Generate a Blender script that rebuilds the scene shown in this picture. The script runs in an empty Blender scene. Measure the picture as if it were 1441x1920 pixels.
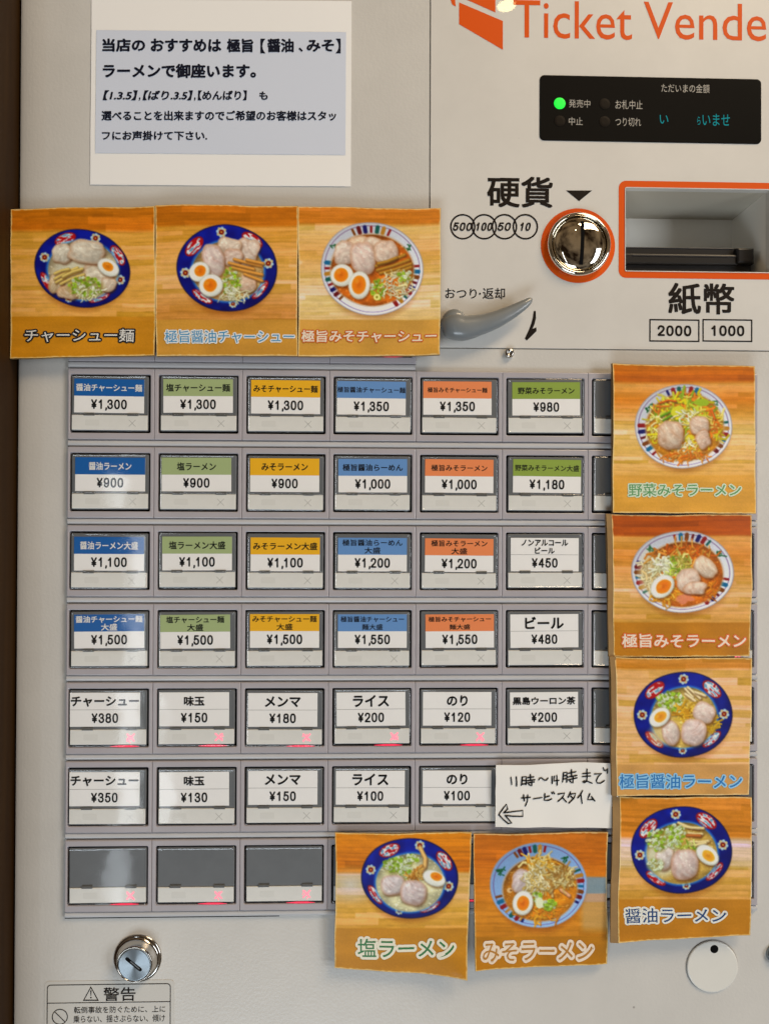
import bpy, bmesh, math, random
import numpy as np

# ------------------------------------------------------------------ units
# all layout is in "panel pixels": 1 unit = 0.25 mm on the machine front.
S = 0.00025
F = 1442.0
CX, CY = 720.5, 960.0
YAW, PITCH, ROLL = 2.74666e-2, 7.118e-3, -3.654e-3
_cy, _sy, _cp, _sp, _cr, _sr = math.cos(YAW), math.sin(YAW), math.cos(PITCH), math.sin(PITCH), math.cos(ROLL), math.sin(ROLL)
R = (np.array([[_cy, 0, _sy], [0, 1, 0], [-_sy, 0, _cy]]) @ np.array([[1, 0, 0], [0, _cp, -_sp], [0, _sp, _cp]])
     @ np.array([[_cr, -_sr, 0], [_sr, _cr, 0], [0, 0, 1]]))

scene = bpy.context.scene
C = scene.collection

# ------------------------------------------------------------------ camera
cam_d = bpy.data.cameras.new('camera')
cam = bpy.data.objects.new('camera', cam_d)
C.objects.link(cam)
cam_d.sensor_fit = 'VERTICAL'
cam_d.sensor_height = 24.0
cam_d.sensor_width = 18.0
cam_d.lens = 24.0 * F / 1920.0
cam_d.clip_start = 0.01
cam_d.clip_end = 50
from mathutils import Matrix, Vector
def _b(v):
    return Vector((v[0], v[2], -v[1]))
_r, _u, _k = _b(R[:, 0]), -_b(R[:, 1]), -_b(R[:, 2])
cam.matrix_world = Matrix(((_r.x, _u.x, _k.x, 0), (_r.y, _u.y, _k.y, -F * S), (_r.z, _u.z, _k.z, 0), (0, 0, 0, 1)))
scene.camera = cam

# ------------------------------------------------------------------ world and lamps
world = bpy.data.worlds.new("World")
scene.world = world
world.use_nodes = True
wn = world.node_tree.nodes
wl = world.node_tree.links
bg = wn['Background']
bg.inputs['Strength'].default_value = 0.17
tc = wn.new('ShaderNodeTexCoord')
sx = wn.new('ShaderNodeSeparateXYZ')
mr = wn.new('ShaderNodeMapRange')
mr.inputs['From Min'].default_value = -1
mr.inputs['From Max'].default_value = 1
cr = wn.new('ShaderNodeValToRGB')
cr.color_ramp.elements[0].position = 0.0
cr.color_ramp.elements[0].color = (0.80, 0.82, 0.86, 1)
cr.color_ramp.elements[1].position = 1.0
cr.color_ramp.elements[1].color = (1.0, 0.74, 0.46, 1)
wl.new(tc.outputs['Generated'], sx.inputs[0])
wl.new(sx.outputs['Z'], mr.inputs['Value'])
wl.new(mr.outputs[0], cr.inputs[0])
# invented dim surroundings for reflections: broad noise patches of timber brown and grey
nz = wn.new('ShaderNodeTexNoise')
nz.inputs['Scale'].default_value = 2.6
nz.inputs['Detail'].default_value = 5
wl.new(tc.outputs['Generated'], nz.inputs['Vector'])
nr = wn.new('ShaderNodeValToRGB')
nr.color_ramp.elements[0].position = 0.40
nr.color_ramp.elements[0].color = (0.08, 0.05, 0.03, 1)
nr.color_ramp.elements[1].position = 0.62
nr.color_ramp.elements[1].color = (1.15, 0.98, 0.75, 1)
wl.new(nz.outputs['Fac'], nr.inputs[0])
mm = wn.new('ShaderNodeMix')
mm.data_type = 'RGBA'
mm.blend_type = 'MULTIPLY'
mm.inputs['Factor'].default_value = 1
wl.new(cr.outputs[0], mm.inputs['A'])
wl.new(nr.outputs[0], mm.inputs['B'])
wl.new(mm.outputs['Result'], bg.inputs['Color'])

def area(name, loc, target, sx_, sy_, power, col, shape='RECTANGLE'):
    d = bpy.data.lights.new(name, 'AREA')
    d.shape = shape
    d.size = sx_
    if shape in ('RECTANGLE', 'ELLIPSE'):
        d.size_y = sy_
    d.energy = power
    d.color = col
    o = bpy.data.objects.new(name, d)
    C.objects.link(o)
    o.location = loc
    v = Vector(target) - Vector(loc)
    o.rotation_euler = v.to_track_quat('-Z', 'Y').to_euler()
    return o
area('ceiling_lamp', (0.95, -0.95, 1.45), (0.05, 0, 0.1), 1.0, 0.45, 24.0, (1.0, 0.77, 0.50))
area('doorway_daylight', (-0.667, -2.0, -0.50), (-0.1, 0, -0.08), 0.06, 1.25, 1.25, (0.86, 0.94, 1.0))
area('window_daylight', (1.50, -1.2, -0.10), (0, 0, 0), 0.5, 1.1, 14.0, (0.90, 0.95, 1.0))
area('entrance_daylight', (-0.35, -1.35, -1.6), (0, 0, -0.1), 1.2, 0.6, 17.0, (0.80, 0.91, 1.0))
area('pendant_lamp', (0.344, -1.5, 1.25), (0.0, 0, 0.2), 0.046, 0.024, 0.10, (1.0, 0.80, 0.35), 'ELLIPSE')

scene.view_settings.view_transform = 'Standard'
scene.view_settings.look = 'None'
scene.view_settings.gamma = 1
scene.view_settings.exposure = 0.02
scene.view_settings.use_curve_mapping = False
scene.render.engine = 'CYCLES'
scene.cycles.use_denoising = True
scene.cycles.max_bounces = 8
scene.cycles.transparent_max_bounces = 12

# ------------------------------------------------------------------ coordinates
def W(px, py, d=0.0):
    """photo position -> position on the plane lying d in front of the machine front"""
    w = R @ np.array([(px - CX) / F, (py - CY) / F, 1.0])
    t = (F - d) / w[2]
    return t * w[0], t * w[1]
def WS(px, py, d=0.0):
    a = W(px - .5, py, d)
    b = W(px + .5, py, d)
    return b[0] - a[0]
def V(x, y, d=0.0):
    return (x * S, -d * S, -y * S)
def lin(c):
    c = np.asarray(c, float) / 255.0
    return np.where(c <= 0.04045, c / 12.92, ((c + 0.055) / 1.055) ** 2.4)

# ------------------------------------------------------------------ materials
MATS = {}
def mat(name, col, rough=0.5, metal=0.0, coat=0.0, coat_rough=0.05, spec=0.5, emit=None, estr=0.0, bump=None, mottle=None):
    if name in MATS:
        return MATS[name]
    m = bpy.data.materials.new(name)
    m.use_nodes = True
    nt = m.node_tree
    p = nt.nodes['Principled BSDF']
    p.inputs['Base Color'].default_value = (*col, 1)
    p.inputs['Roughness'].default_value = rough
    p.inputs['Metallic'].default_value = metal
    p.inputs['Coat Weight'].default_value = coat
    p.inputs['Coat Roughness'].default_value = coat_rough
    p.inputs['Specular IOR Level'].default_value = spec
    if emit is not None:
        p.inputs['Emission Color'].default_value = (*emit, 1)
        p.inputs['Emission Strength'].default_value = estr
    if bump or mottle:
        t = nt.nodes.new('ShaderNodeTexCoord')
    if bump:
        sc, st, dist = bump
        n = nt.nodes.new('ShaderNodeTexNoise')
        n.inputs['Scale'].default_value = sc
        n.inputs['Detail'].default_value = 3
        nt.links.new(t.outputs['Object'], n.inputs['Vector'])
        b = nt.nodes.new('ShaderNodeBump')
        b.inputs['Strength'].default_value = st
        b.inputs['Distance'].default_value = dist
        nt.links.new(n.outputs['Fac'], b.inputs['Height'])
        nt.links.new(b.outputs['Normal'], p.inputs['Normal'])
    if mottle:
        sc, amt = mottle
        n = nt.nodes.new('ShaderNodeTexNoise')
        n.inputs['Scale'].default_value = sc
        n.inputs['Detail'].default_value = 6
        n.inputs['Roughness'].default_value = 0.65
        nt.links.new(t.outputs['Object'], n.inputs['Vector'])
        r = nt.nodes.new('ShaderNodeMapRange')
        r.inputs['From Min'].default_value = 0.3
        r.inputs['From Max'].default_value = 0.7
        r.inputs['To Min'].default_value = 1 - amt
        r.inputs['To Max'].default_value = 1.0
        nt.links.new(n.outputs['Fac'], r.inputs['Value'])
        x = nt.nodes.new('ShaderNodeMix')
        x.data_type = 'RGBA'
        x.blend_type = 'MULTIPLY'
        x.inputs['Factor'].default_value = 1
        x.inputs['A'].default_value = (*col, 1)
        nt.links.new(r.outputs[0], x.inputs['B'])
        nt.links.new(x.outputs['Result'], p.inputs['Base Color'])
    MATS[name] = m
    return m

def specked(name, col, rough, coat, coat_rough, peel=.30):
    """painted sheet: orange peel, faint grime and a few dark specks"""
    m = mat(name, col, rough, coat=coat, coat_rough=coat_rough, bump=(700, peel, 0.0003), mottle=(16, 0.11))
    nt = m.node_tree
    p = nt.nodes['Principled BSDF']
    src = p.inputs['Base Color'].links[0].from_socket
    t = [n for n in nt.nodes if n.type == 'TEX_COORD'][0]
    v = nt.nodes.new('ShaderNodeTexVoronoi')
    v.inputs['Scale'].default_value = 45
    nt.links.new(t.outputs['Object'], v.inputs['Vector'])
    wn_ = nt.nodes.new('ShaderNodeTexNoise')
    wn_.inputs['Scale'].default_value = 14
    nt.links.new(t.outputs['Object'], wn_.inputs['Vector'])
    r = nt.nodes.new('ShaderNodeMapRange')
    r.inputs['From Min'].default_value = 0.018
    r.inputs['From Max'].default_value = 0.034
    r.inputs['To Min'].default_value = 0.55
    r.inputs['To Max'].default_value = 0
    nt.links.new(v.outputs['Distance'], r.inputs['Value'])
    g = nt.nodes.new('ShaderNodeMath')
    g.operation = 'GREATER_THAN'
    g.inputs[1].default_value = 0.53
    nt.links.new(wn_.outputs['Fac'], g.inputs[0])
    k = nt.nodes.new('ShaderNodeMath')
    k.operation = 'MULTIPLY'
    nt.links.new(r.outputs[0], k.inputs[0])
    nt.links.new(g.outputs[0], k.inputs[1])
    x = nt.nodes.new('ShaderNodeMix')
    x.data_type = 'RGBA'
    nt.links.new(k.outputs[0], x.inputs['Factor'])
    nt.links.new(src, x.inputs['A'])
    x.inputs['B'].default_value = (0.12, 0.08, 0.05, 1)
    nt.links.new(x.outputs['Result'], p.inputs['Base Color'])
    return m

M_PANEL = specked('cream_paint', (0.64, 0.622, 0.585), 0.34, 0.15, 0.2)
M_SHEET = specked('glossy_white_sheet', (0.70, 0.68, 0.64), 0.40, 0.5, 0.015, .03)
M_FRAME = mat('mauve_grey_plastic', (0.435, 0.41, 0.44), 0.36, coat=0.25, coat_rough=0.12, bump=(600, .08, .0002), mottle=(30, .10))
M_RAIL = mat('pale_grey_plastic', (0.56, 0.56, 0.57), 0.34, mottle=(25, .12))
M_DARK = mat('dark_gap', (0.006, 0.006, 0.006), 0.9, spec=.05)
M_BTN = mat('charcoal_plastic', (0.135, 0.145, 0.155), 0.4, mottle=(40, .2))
M_TAB = mat('clip_grey', (0.10, 0.10, 0.095), 0.35)
M_LAMPW = mat('milky_lamp_window', (0.80, 0.80, 0.765), 0.35, mottle=(60, .12))
M_FAINT = mat('unlit_legend', (0.70, 0.70, 0.665), 0.4)
M_FAINT2 = mat('unlit_cross', (0.48, 0.48, 0.455), 0.4)
M_REDX = mat('red_lit_legend', (0.8, 0.2, 0.25), 0.5, emit=(1.0, 0.22, 0.30), estr=0.95)
M_REDG = mat('red_lit_edge', (0.6, 0.02, 0.05), 0.5, emit=(1.0, 0.03, 0.10), estr=0.6)
M_PAPER = mat('label_paper', (0.90, 0.895, 0.885), 0.6, mottle=(50, .05))
M_INK = mat('black_ink', (0.004, 0.004, 0.005), 0.7, spec=.2)
M_INKB = mat('brown_black_print', (0.010, 0.006, 0.004), 0.6, spec=.15)
M_WHITEINK = mat('white_ink', (0.78, 0.78, 0.76), 0.5)
M_LINE = mat('grey_rule', (0.22, 0.22, 0.22), 0.5)
STRIP = {
    'blue': mat('blue_strip', tuple(lin((6, 92, 168))), 0.5),
    'sage': mat('sage_green_strip', tuple(lin((164, 182, 128))), 0.5),
    'yellow': mat('yellow_strip', tuple(lin((240, 180, 20))), 0.5),
    'steel': mat('steel_blue_strip', tuple(lin((98, 146, 205))), 0.5),
    'orange': mat('salmon_strip', tuple(lin((238, 138, 82))), 0.5),
    'green': mat('leaf_green_strip', tuple(lin((140, 165, 62))), 0.5),
}
M_ORANGE = mat('orange_print', tuple(lin((222, 84, 0))), 0.5, spec=.2, coat=.2, coat_rough=.02)
M_CHROME = mat('polished_chrome', (0.86, 0.82, 0.72), 0.03, metal=1)
M_BRUSH = mat('brushed_steel', (0.30, 0.34, 0.37), 0.36, metal=1, bump=(300, .1, .0002))
_nt = M_BRUSH.node_tree
_tg = _nt.nodes.new('ShaderNodeTangent')
_tg.direction_type = 'RADIAL'
_tg.axis = 'Y'
_nt.links.new(_tg.outputs[0], _nt.nodes['Principled BSDF'].inputs['Tangent'])
_nt.nodes['Principled BSDF'].inputs['Anisotropic'].default_value = 0.85
M_LOCKRING = mat('worn_chrome', (0.55, 0.52, 0.48), 0.12, metal=1)
M_BLACK = mat('gloss_black', (0.003, 0.003, 0.003), 0.5, spec=.05, coat=.35, coat_rough=0.01)
M_SLOTB = mat('black_bill_mouth', (0.008, 0.008, 0.010), 0.35)
M_SLOTE = mat('highlight_black_edge', (0.03, 0.03, 0.035), 0.3)  # lighter black stands in for highlights along the bill mouth's edges
M_RECESS = mat('recess_grey', (0.88, 0.86, 0.80), 0.45, mottle=(20, .06))
M_LEVER = mat('grey_lever_plastic', (0.225, 0.24, 0.245), 0.28, coat=.3, coat_rough=.08, mottle=(40, .15))
M_LED = mat('green_led', (0.0, 0.2, 0.01), 0.5, emit=(0.0, 0.95, 0.05), estr=1.0)
M_LEDOFF = mat('unlit_led', (0.010, 0.007, 0.005), 0.5, spec=.1)
M_DISPTXT = mat('display_legend', (0.40, 0.38, 0.34), 0.5)
M_VFD = mat('cyan_display_glow', (0.0, 0.06, 0.06), 0.6, spec=.1, emit=(0.0, 0.50, 0.55), estr=0.36)
M_CAP = mat('white_cap_plastic', (0.74, 0.73, 0.68), 0.3, mottle=(30, .05))
M_STICK = mat('clear_sticker', (0.62, 0.605, 0.565), 0.22, coat=.4, coat_rough=.05)
M_BOARD = mat('cardboard_edge', tuple(lin((158, 124, 76))), 0.8, mottle=(120, .25))
M_LAMIN = mat('laminated_paper', (0.92, 0.915, 0.90), 0.4, coat=.7, coat_rough=.05, bump=(38, .12, .0015))
M_NOTEP = mat('pale_blue_print', tuple(lin((214, 222, 238))), 0.4, coat=.7, coat_rough=.05, bump=(38, .12, .0015))
M_NOTE = mat('white_note_paper', (0.88, 0.865, 0.825), 0.55, coat=.2, coat_rough=.2)
M_SIDE = mat('machine_side_paint', (0.50, 0.46, 0.38), 0.5)

def clear_mat(name, base=0.03, rough=0.03, tint=(1, 1, 1)):
    m = bpy.data.materials.new(name)
    m.use_nodes = True
    nt = m.node_tree
    nt.nodes.remove(nt.nodes['Principled BSDF'])
    out = [n for n in nt.nodes if n.type == 'OUTPUT_MATERIAL'][0]
    t = nt.nodes.new('ShaderNodeBsdfTransparent')
    t.inputs[0].default_value = (*tint, 1)
    g = nt.nodes.new('ShaderNodeBsdfGlossy')
    g.inputs['Roughness'].default_value = rough
    g.inputs['Color'].default_value = (1, 1, 1, 1)
    fr = nt.nodes.new('ShaderNodeFresnel')
    fr.inputs['IOR'].default_value = 1.49
    mx = nt.nodes.new('ShaderNodeMixShader')
    a = nt.nodes.new('ShaderNodeTexCoord')
    n = nt.nodes.new('ShaderNodeTexNoise')
    n.inputs['Scale'].default_value = 70
    n.inputs['Detail'].default_value = 1
    b = nt.nodes.new('ShaderNodeBump')
    b.inputs['Strength'].default_value = 0.10
    b.inputs['Distance'].default_value = 0.001
    nt.links.new(a.outputs['Object'], n.inputs['Vector'])
    nt.links.new(n.outputs['Fac'], b.inputs['Height'])
    nt.links.new(b.outputs['Normal'], g.inputs['Normal'])
    geo = nt.nodes.new('ShaderNodeNewGeometry')
    front = nt.nodes.new('ShaderNodeMath')
    front.operation = 'SUBTRACT'
    front.inputs[0].default_value = 1.0
    nt.links.new(geo.outputs['Backfacing'], front.inputs[1])
    mul = nt.nodes.new('ShaderNodeMath')
    mul.operation = 'MULTIPLY'
    nt.links.new(fr.outputs[0], mul.inputs[0])
    nt.links.new(front.outputs[0], mul.inputs[1])
    nt.links.new(mul.outputs[0], mx.inputs[0])
    nt.links.new(t.outputs[0], mx.inputs[1])
    nt.links.new(g.outputs[0], mx.inputs[2])
    nt.links.new(mx.outputs[0], out.inputs[0])
    return m
M_CLEAR = clear_mat('clear_acrylic', rough=0.06, tint=(.995, .995, .995))

def wood_mat():
    m = mat('dark_stained_wood', (0.10, 0.055, 0.02), 0.6, spec=0.15)
    nt = m.node_tree
    p = nt.nodes['Principled BSDF']
    t = nt.nodes.new('ShaderNodeTexCoord')
    mp = nt.nodes.new('ShaderNodeMapping')
    mp.inputs['Scale'].default_value = (60, 60, 3)
    n = nt.nodes.new('ShaderNodeTexNoise')
    n.inputs['Scale'].default_value = 3
    n.inputs['Detail'].default_value = 6
    r = nt.nodes.new('ShaderNodeValToRGB')
    r.color_ramp.elements[0].color = (0.012, 0.004, 0.001, 1)
    r.color_ramp.elements[1].color = (0.045, 0.02, 0.003, 1)
    nt.links.new(t.outputs['Object'], mp.inputs[0])
    nt.links.new(mp.outputs[0], n.inputs['Vector'])
    nt.links.new(n.outputs['Fac'], r.inputs[0])
    nt.links.new(r.outputs[0], p.inputs['Base Color'])
    return m
M_WOOD = wood_mat()

def print_mat():
    m = bpy.data.materials.new('printed_photo')
    m.use_nodes = True
    nt = m.node_tree
    p = nt.nodes['Principled BSDF']
    a = nt.nodes.new('ShaderNodeVertexColor')
    a.layer_name = 'print'
    nt.links.new(a.outputs['Color'], p.inputs['Base Color'])
    p.inputs['Roughness'].default_value = 0.5
    p.inputs['Specular IOR Level'].default_value = 0.25
    p.inputs['Coat Weight'].default_value = 0.2
    p.inputs['Coat Roughness'].default_value = 0.12
    return m
M_PRINT = print_mat()

# ------------------------------------------------------------------ object helpers
def link(name, me, m=None, parent=None, smooth=False):
    o = bpy.data.objects.new(name, me)
    C.objects.link(o)
    if m is not None and len(me.materials) == 0:
        for q in (m if isinstance(m, (list, tuple)) else [m]):
            me.materials.append(q)
    if smooth:
        me.shade_smooth()
    if parent is not None:
        o.parent = parent
    return o
def mesh(name, vs, fs, mi=None, fix=True):
    me = bpy.data.meshes.new(name)
    me.from_pydata(vs, [], fs)
    if mi:
        me.polygons.foreach_set('material_index', mi)
    if fix:
        bm = bmesh.new()
        bm.from_mesh(me)
        bmesh.ops.recalc_face_normals(bm, faces=bm.faces)
        bm.to_mesh(me)
        bm.free()
    return me
def thing(name, label, cat, loc=(0, 0, 0), group=None, kind=None):
    o = bpy.data.objects.new(name, None)
    C.objects.link(o)
    o.location = loc
    o.empty_display_size = 0.01
    o['label'] = label
    o['category'] = cat
    if group:
        o['group'] = group
    if kind:
        o['kind'] = kind
    return o

def rr(x0, y0, x1, y1, r=0.0, n=1):
    """rounded rectangle, 4*(n+1) points (clockwise in y-down coordinates)"""
    r = max(0.0, min(r, (x1 - x0) / 2 - 1e-3, (y1 - y0) / 2 - 1e-3))
    pts = []
    for (cx, cy, a0) in ((x1 - r, y0 + r, -90), (x1 - r, y1 - r, 0), (x0 + r, y1 - r, 90), (x0 + r, y0 + r, 180)):
        for k in range(n + 1):
            a = math.radians(a0 + 90.0 * k / n)
            pts.append((cx + r * math.cos(a), cy + r * math.sin(a)))
    return pts
def circ(cx, cy, r, n=48, ry=None):
    ry = ry or r
    return [(cx + r * math.cos(2 * math.pi * k / n), cy + ry * math.sin(2 * math.pi * k / n)) for k in range(n)]

class Geo:
    def __init__(self):
        self.v, self.f, self.m = [], [], []
    def loft(self, loops, cap0=True, cap1=True, mi=0, closed=False):
        """loops: list of (points, d)"""
        base = len(self.v)
        n = len(loops[0][0])
        for pts, d in loops:
            for (x, y) in pts:
                self.v.append(V(x, y, d))
        L = len(loops)
        for i in range(L if closed else L - 1):
            a, b = base + i * n, base + ((i + 1) % L) * n
            for k in range(n):
                self.f.append((a + k, a + (k + 1) % n, b + (k + 1) % n, b + k))
                self.m.append(mi)
        if cap0 and not closed:
            self.f.append(tuple(base + k for k in range(n)))
            self.m.append(mi)
        if cap1 and not closed:
            self.f.append(tuple(base + (L - 1) * n + k for k in range(n)))
            self.m.append(mi)
        return self
    def cbox(self, x0, y0, x1, y1, d0, d1, ch=1.0, r=0.0, n=1, mi=0):
        c = ch * 0.3
        return self.loft([(rr(x0, y0, x1, y1, r, n), d0), (rr(x0, y0, x1, y1, r, n), d1 - ch),
                          (rr(x0 + c, y0 + c, x1 - c, y1 - c, r, n), d1 - c),
                          (rr(x0 + ch, y0 + ch, x1 - ch, y1 - ch, max(0, r - ch * .5), n), d1)], mi=mi)
    def ring(self, o, i, d0, d1, ch=1.0, mi=0, n=1, depth_in=None):
        """rectangular (rounded) ring; o and i are (x0,y0,x1,y1,r)"""
        def g(q, k):
            return rr(q[0] + k, q[1] + k, q[2] - k, q[3] - k, max(0.0, q[4] - k * .5), n)
        di = d0 if depth_in is None else depth_in
        return self.loft([(g(o, 0), d0), (g(o, 0), d1 - ch), (g(o, ch * .3), d1 - ch * .3), (g(o, ch), d1),
                          (g(i, -ch), d1), (g(i, -ch * .3), d1 - ch * .3), (g(i, 0), d1 - ch), (g(i, 0), di)], closed=True, mi=mi)
    def poly(self, pts, d, mi=0):
        b = len(self.v)
        self.v += [V(x, y, d) for x, y in pts]
        self.f.append(tuple(range(b, b + len(pts))))
        self.m.append(mi)
        return self
    def flatring(self, o, i, d, mi=0):
        b = len(self.v)
        n = len(o)
        self.v += [V(x, y, d) for x, y in o] + [V(x, y, d) for x, y in i]
        for k in range(n):
            self.f.append((b + k, b + (k + 1) % n, b + n + (k + 1) % n, b + n + k))
            self.m.append(mi)
        return self
    def stroke(self, pts, w, d, mi=0, taper=None):
        """polyline of width w (or list of widths) with round ends, flat at depth d"""
        P = np.array(pts, float)
        n = len(P)
        ws = np.full(n, w, float) if np.isscalar(w) else np.array(w, float)
        T = np.zeros_like(P)
        T[1:-1] = P[2:] - P[:-2]
        T[0] = P[1] - P[0]
        T[-1] = P[-1] - P[-2]
        T /= np.linalg.norm(T, axis=1)[:, None] + 1e-9
        N = np.stack([-T[:, 1], T[:, 0]], 1)
        L = P + N * ws[:, None] / 2
        Q = P - N * ws[:, None] / 2
        out = list(map(tuple, L))
        a0 = math.atan2(N[-1, 1], N[-1, 0])
        out += [(P[-1, 0] + ws[-1] / 2 * math.cos(a0 - math.pi * k / 5), P[-1, 1] + ws[-1] / 2 * math.sin(a0 - math.pi * k / 5)) for k in range(1, 5)]
        out += list(map(tuple, Q[::-1]))
        a0 = math.atan2(-N[0, 1], -N[0, 0])
        out += [(P[0, 0] + ws[0] / 2 * math.cos(a0 - math.pi * k / 5), P[0, 1] + ws[0] / 2 * math.sin(a0 - math.pi * k / 5)) for k in range(1, 5)]
        b = len(self.v)
        m = len(out)
        self.v += [V(x, y, d) for x, y in out]
        # quads along the body, fans for the ends
        for k in range(n - 1):
            self.f.append((b + k, b + k + 1, b + n + 4 + (n - 2 - k), b + n + 4 + (n - 1 - k)))
            self.m.append(mi)
        self.f.append((b + n - 1, b + n, b + n + 1, b + n + 2, b + n + 3, b + n + 4))
        self.m.append(mi)
        self.f.append((b + 2 * n + 3, b + 2 * n + 4, b + 2 * n + 5, b + 2 * n + 6, b + 2 * n + 7, b))
        self.m.append(mi)
        return self
    def text(self, body, box, d, mi=0, bold=0.0, shear=0.0, keep=False, mapping=None):
        """body fitted into box=(x0,y0,x1,y1)"""
        vs, fs, bb = glyphs(body, bold, shear)
        x0, y0, x1, y1 = box
        w, h = bb[2] - bb[0] + 2 * bold, bb[3] - bb[1] + 2 * bold
        kx, ky = (x1 - x0) / w, (y1 - y0) / h
        if keep:
            ky = kx
        cx, cy = (x0 + x1) / 2, (y0 + y1) / 2
        b = len(self.v)
        # heavier type: the same outline laid down again a hair to each side
        nd = 0 if bold <= 0 else (4 if bold < 0.03 else (8 if bold < 0.05 else 16))
        offs = [(0.0, 0.0)] + [(bold * math.cos(2 * math.pi * (k + .5) / nd), bold * math.sin(2 * math.pi * (k + .5) / nd)) for k in range(nd)]
        if mapping:
            # the mapping is smooth: sample it through its local frame at each glyph vertex once
            base = [mapping(cx + (x - (bb[0] + bb[2]) / 2) * kx, cy - (y - (bb[1] + bb[3]) / 2) * ky, d) for (x, y) in vs]
            c0 = np.array(mapping(cx, cy, d))
            ex = (np.array(mapping(cx + 1, cy, d)) - c0) * kx
            ey = -(np.array(mapping(cx, cy + 1, d)) - c0) * ky
        for j, (ax, ay) in enumerate(offs):
            b = len(self.v)
            dd = d + .035 * j
            if mapping:
                o3 = ex * ax + ey * ay + np.array([0, -.035 * j * S, 0])
                self.v += [(q[0] + o3[0], q[1] + o3[1], q[2] + o3[2]) for q in base]
            else:
                for (x, y) in vs:
                    self.v.append(V(cx + (x + ax - (bb[0] + bb[2]) / 2) * kx, cy - (y + ay - (bb[1] + bb[3]) / 2) * ky, dd))
            for f in fs:
                self.f.append(tuple(b + i for i in f))
                self.m.append(mi)
        return self
    def build(self, name, m, parent=None, smooth=False, fix=True):
        return link(name, mesh(name, self.v, self.f, self.m, fix), m, parent, smooth)

def _smooth(pts, k=4):
    P = [np.array(p, float) for p in pts]
    out = []
    for i in range(len(P) - 1):
        p0, p1, p2, p3 = P[max(i - 1, 0)], P[i], P[i + 1], P[min(i + 2, len(P) - 1)]
        for j in range(k):
            t = j / k
            out.append(tuple(0.5 * (2 * p1 + (p2 - p0) * t + (2 * p0 - 5 * p1 + 4 * p2 - p3) * t * t + (3 * p1 - p0 - 3 * p2 + p3) * t ** 3)))
    out.append(tuple(P[-1]))
    return out
DIG = {
    '0': [('o', .5, .5, .47, .5)],
    '1': [('c', [(.16, .26), (.36, .17), (.50, .03)]), ('l', [(.56, 0), (.56, 1)])],
    '2': [('c', [(.05, .27), (.12, .09), (.34, .0), (.6, .0), (.86, .10), (.94, .28), (.84, .46), (.52, .68), (.22, .84), (.07, .96)]), ('l', [(.04, 1), (.97, 1)])],
    '3': [('c', [(.05, .25), (.16, .06), (.40, .0), (.66, .02), (.87, .15), (.86, .32), (.70, .44), (.40, .47)]),
          ('c', [(.48, .47), (.80, .52), (.96, .69), (.90, .88), (.66, .99), (.40, 1.0), (.14, .92), (.03, .75)])],
    '4': [('l', [(.74, 0), (.74, 1)]), ('l', [(.70, .03), (.02, .69)]), ('l', [(.0, .71), (1.0, .71)])],
    '5': [('l', [(.9, .0), (.20, .0)]), ('l', [(.21, .02), (.12, .48)]), ('c', [(.12, .47), (.32, .37), (.60, .36), (.86, .47), (.96, .66), (.88, .87), (.62, .99), (.36, .99), (.13, .90), (.03, .74)])],
    '8': [('o', .5, .235, .40, .235), ('o', .5, .735, .47, .265)],
    '9': [('o', .48, .31, .44, .31), ('c', [(.93, .30), (.96, .52), (.88, .78), (.68, .96), (.40, 1.0), (.16, .92), (.07, .78)])],
    '\u00a5': [('l', [(.02, 0), (.47, .48)]), ('l', [(.98, 0), (.53, .48)]), ('l', [(.5, .46), (.5, 1)]), ('l', [(.12, .56), (.88, .56)]), ('l', [(.12, .77), (.88, .77)])],
    ',': [('l', [(.5, .97), (.5, 1.05), (.30, 1.20)])],
}
def digits(g, body, box, d, mi=0, wt=.13, shear=0.0):
    """grotesque figures drawn from their centre lines; box is the cap box"""
    x0, y0, x1, y1 = box
    adv = {',': .34}
    tot = sum(adv.get(c, 1.0) for c in body)
    cell = (x1 - x0) / (tot - .12)
    h = y1 - y0
    w = wt * h
    gx, j = x0, 0
    for c in body:
        a = adv.get(c, 1.0)
        gw = cell * (a - .12) - w
        if c == ',':
            gw = cell * .2
        def T(p):
            Y = y0 + w / 2 + p[1] * (h - w)
            return (gx + w / 2 + p[0] * gw + shear * (y1 - Y), Y)
        for st in DIG[c]:
            dd = d + .03 * j
            j += 1
            if st[0] == 'o':
                _, cx, cy, rx, ry = st
                def ring_(k):
                    o = []
                    for i in range(28):
                        t = 2 * math.pi * i / 28
                        X = math.copysign(abs(math.cos(t)) ** .85, math.cos(t))
                        Y = math.copysign(abs(math.sin(t)) ** .85, math.sin(t))
                        p = T((cx, cy))
                        o.append((p[0] + X * (rx * gw + k) - shear * Y * (ry * (h - w) + k), p[1] + Y * (ry * (h - w) + k)))
                    return o
                g.flatring(ring_(w / 2), ring_(-w / 2), dd, mi)
            else:
                pts = _smooth(st[1]) if st[0] == 'c' else st[1]
                g.stroke([T(p) for p in pts], w, dd, mi)
        gx += cell * a
    return g

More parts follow.
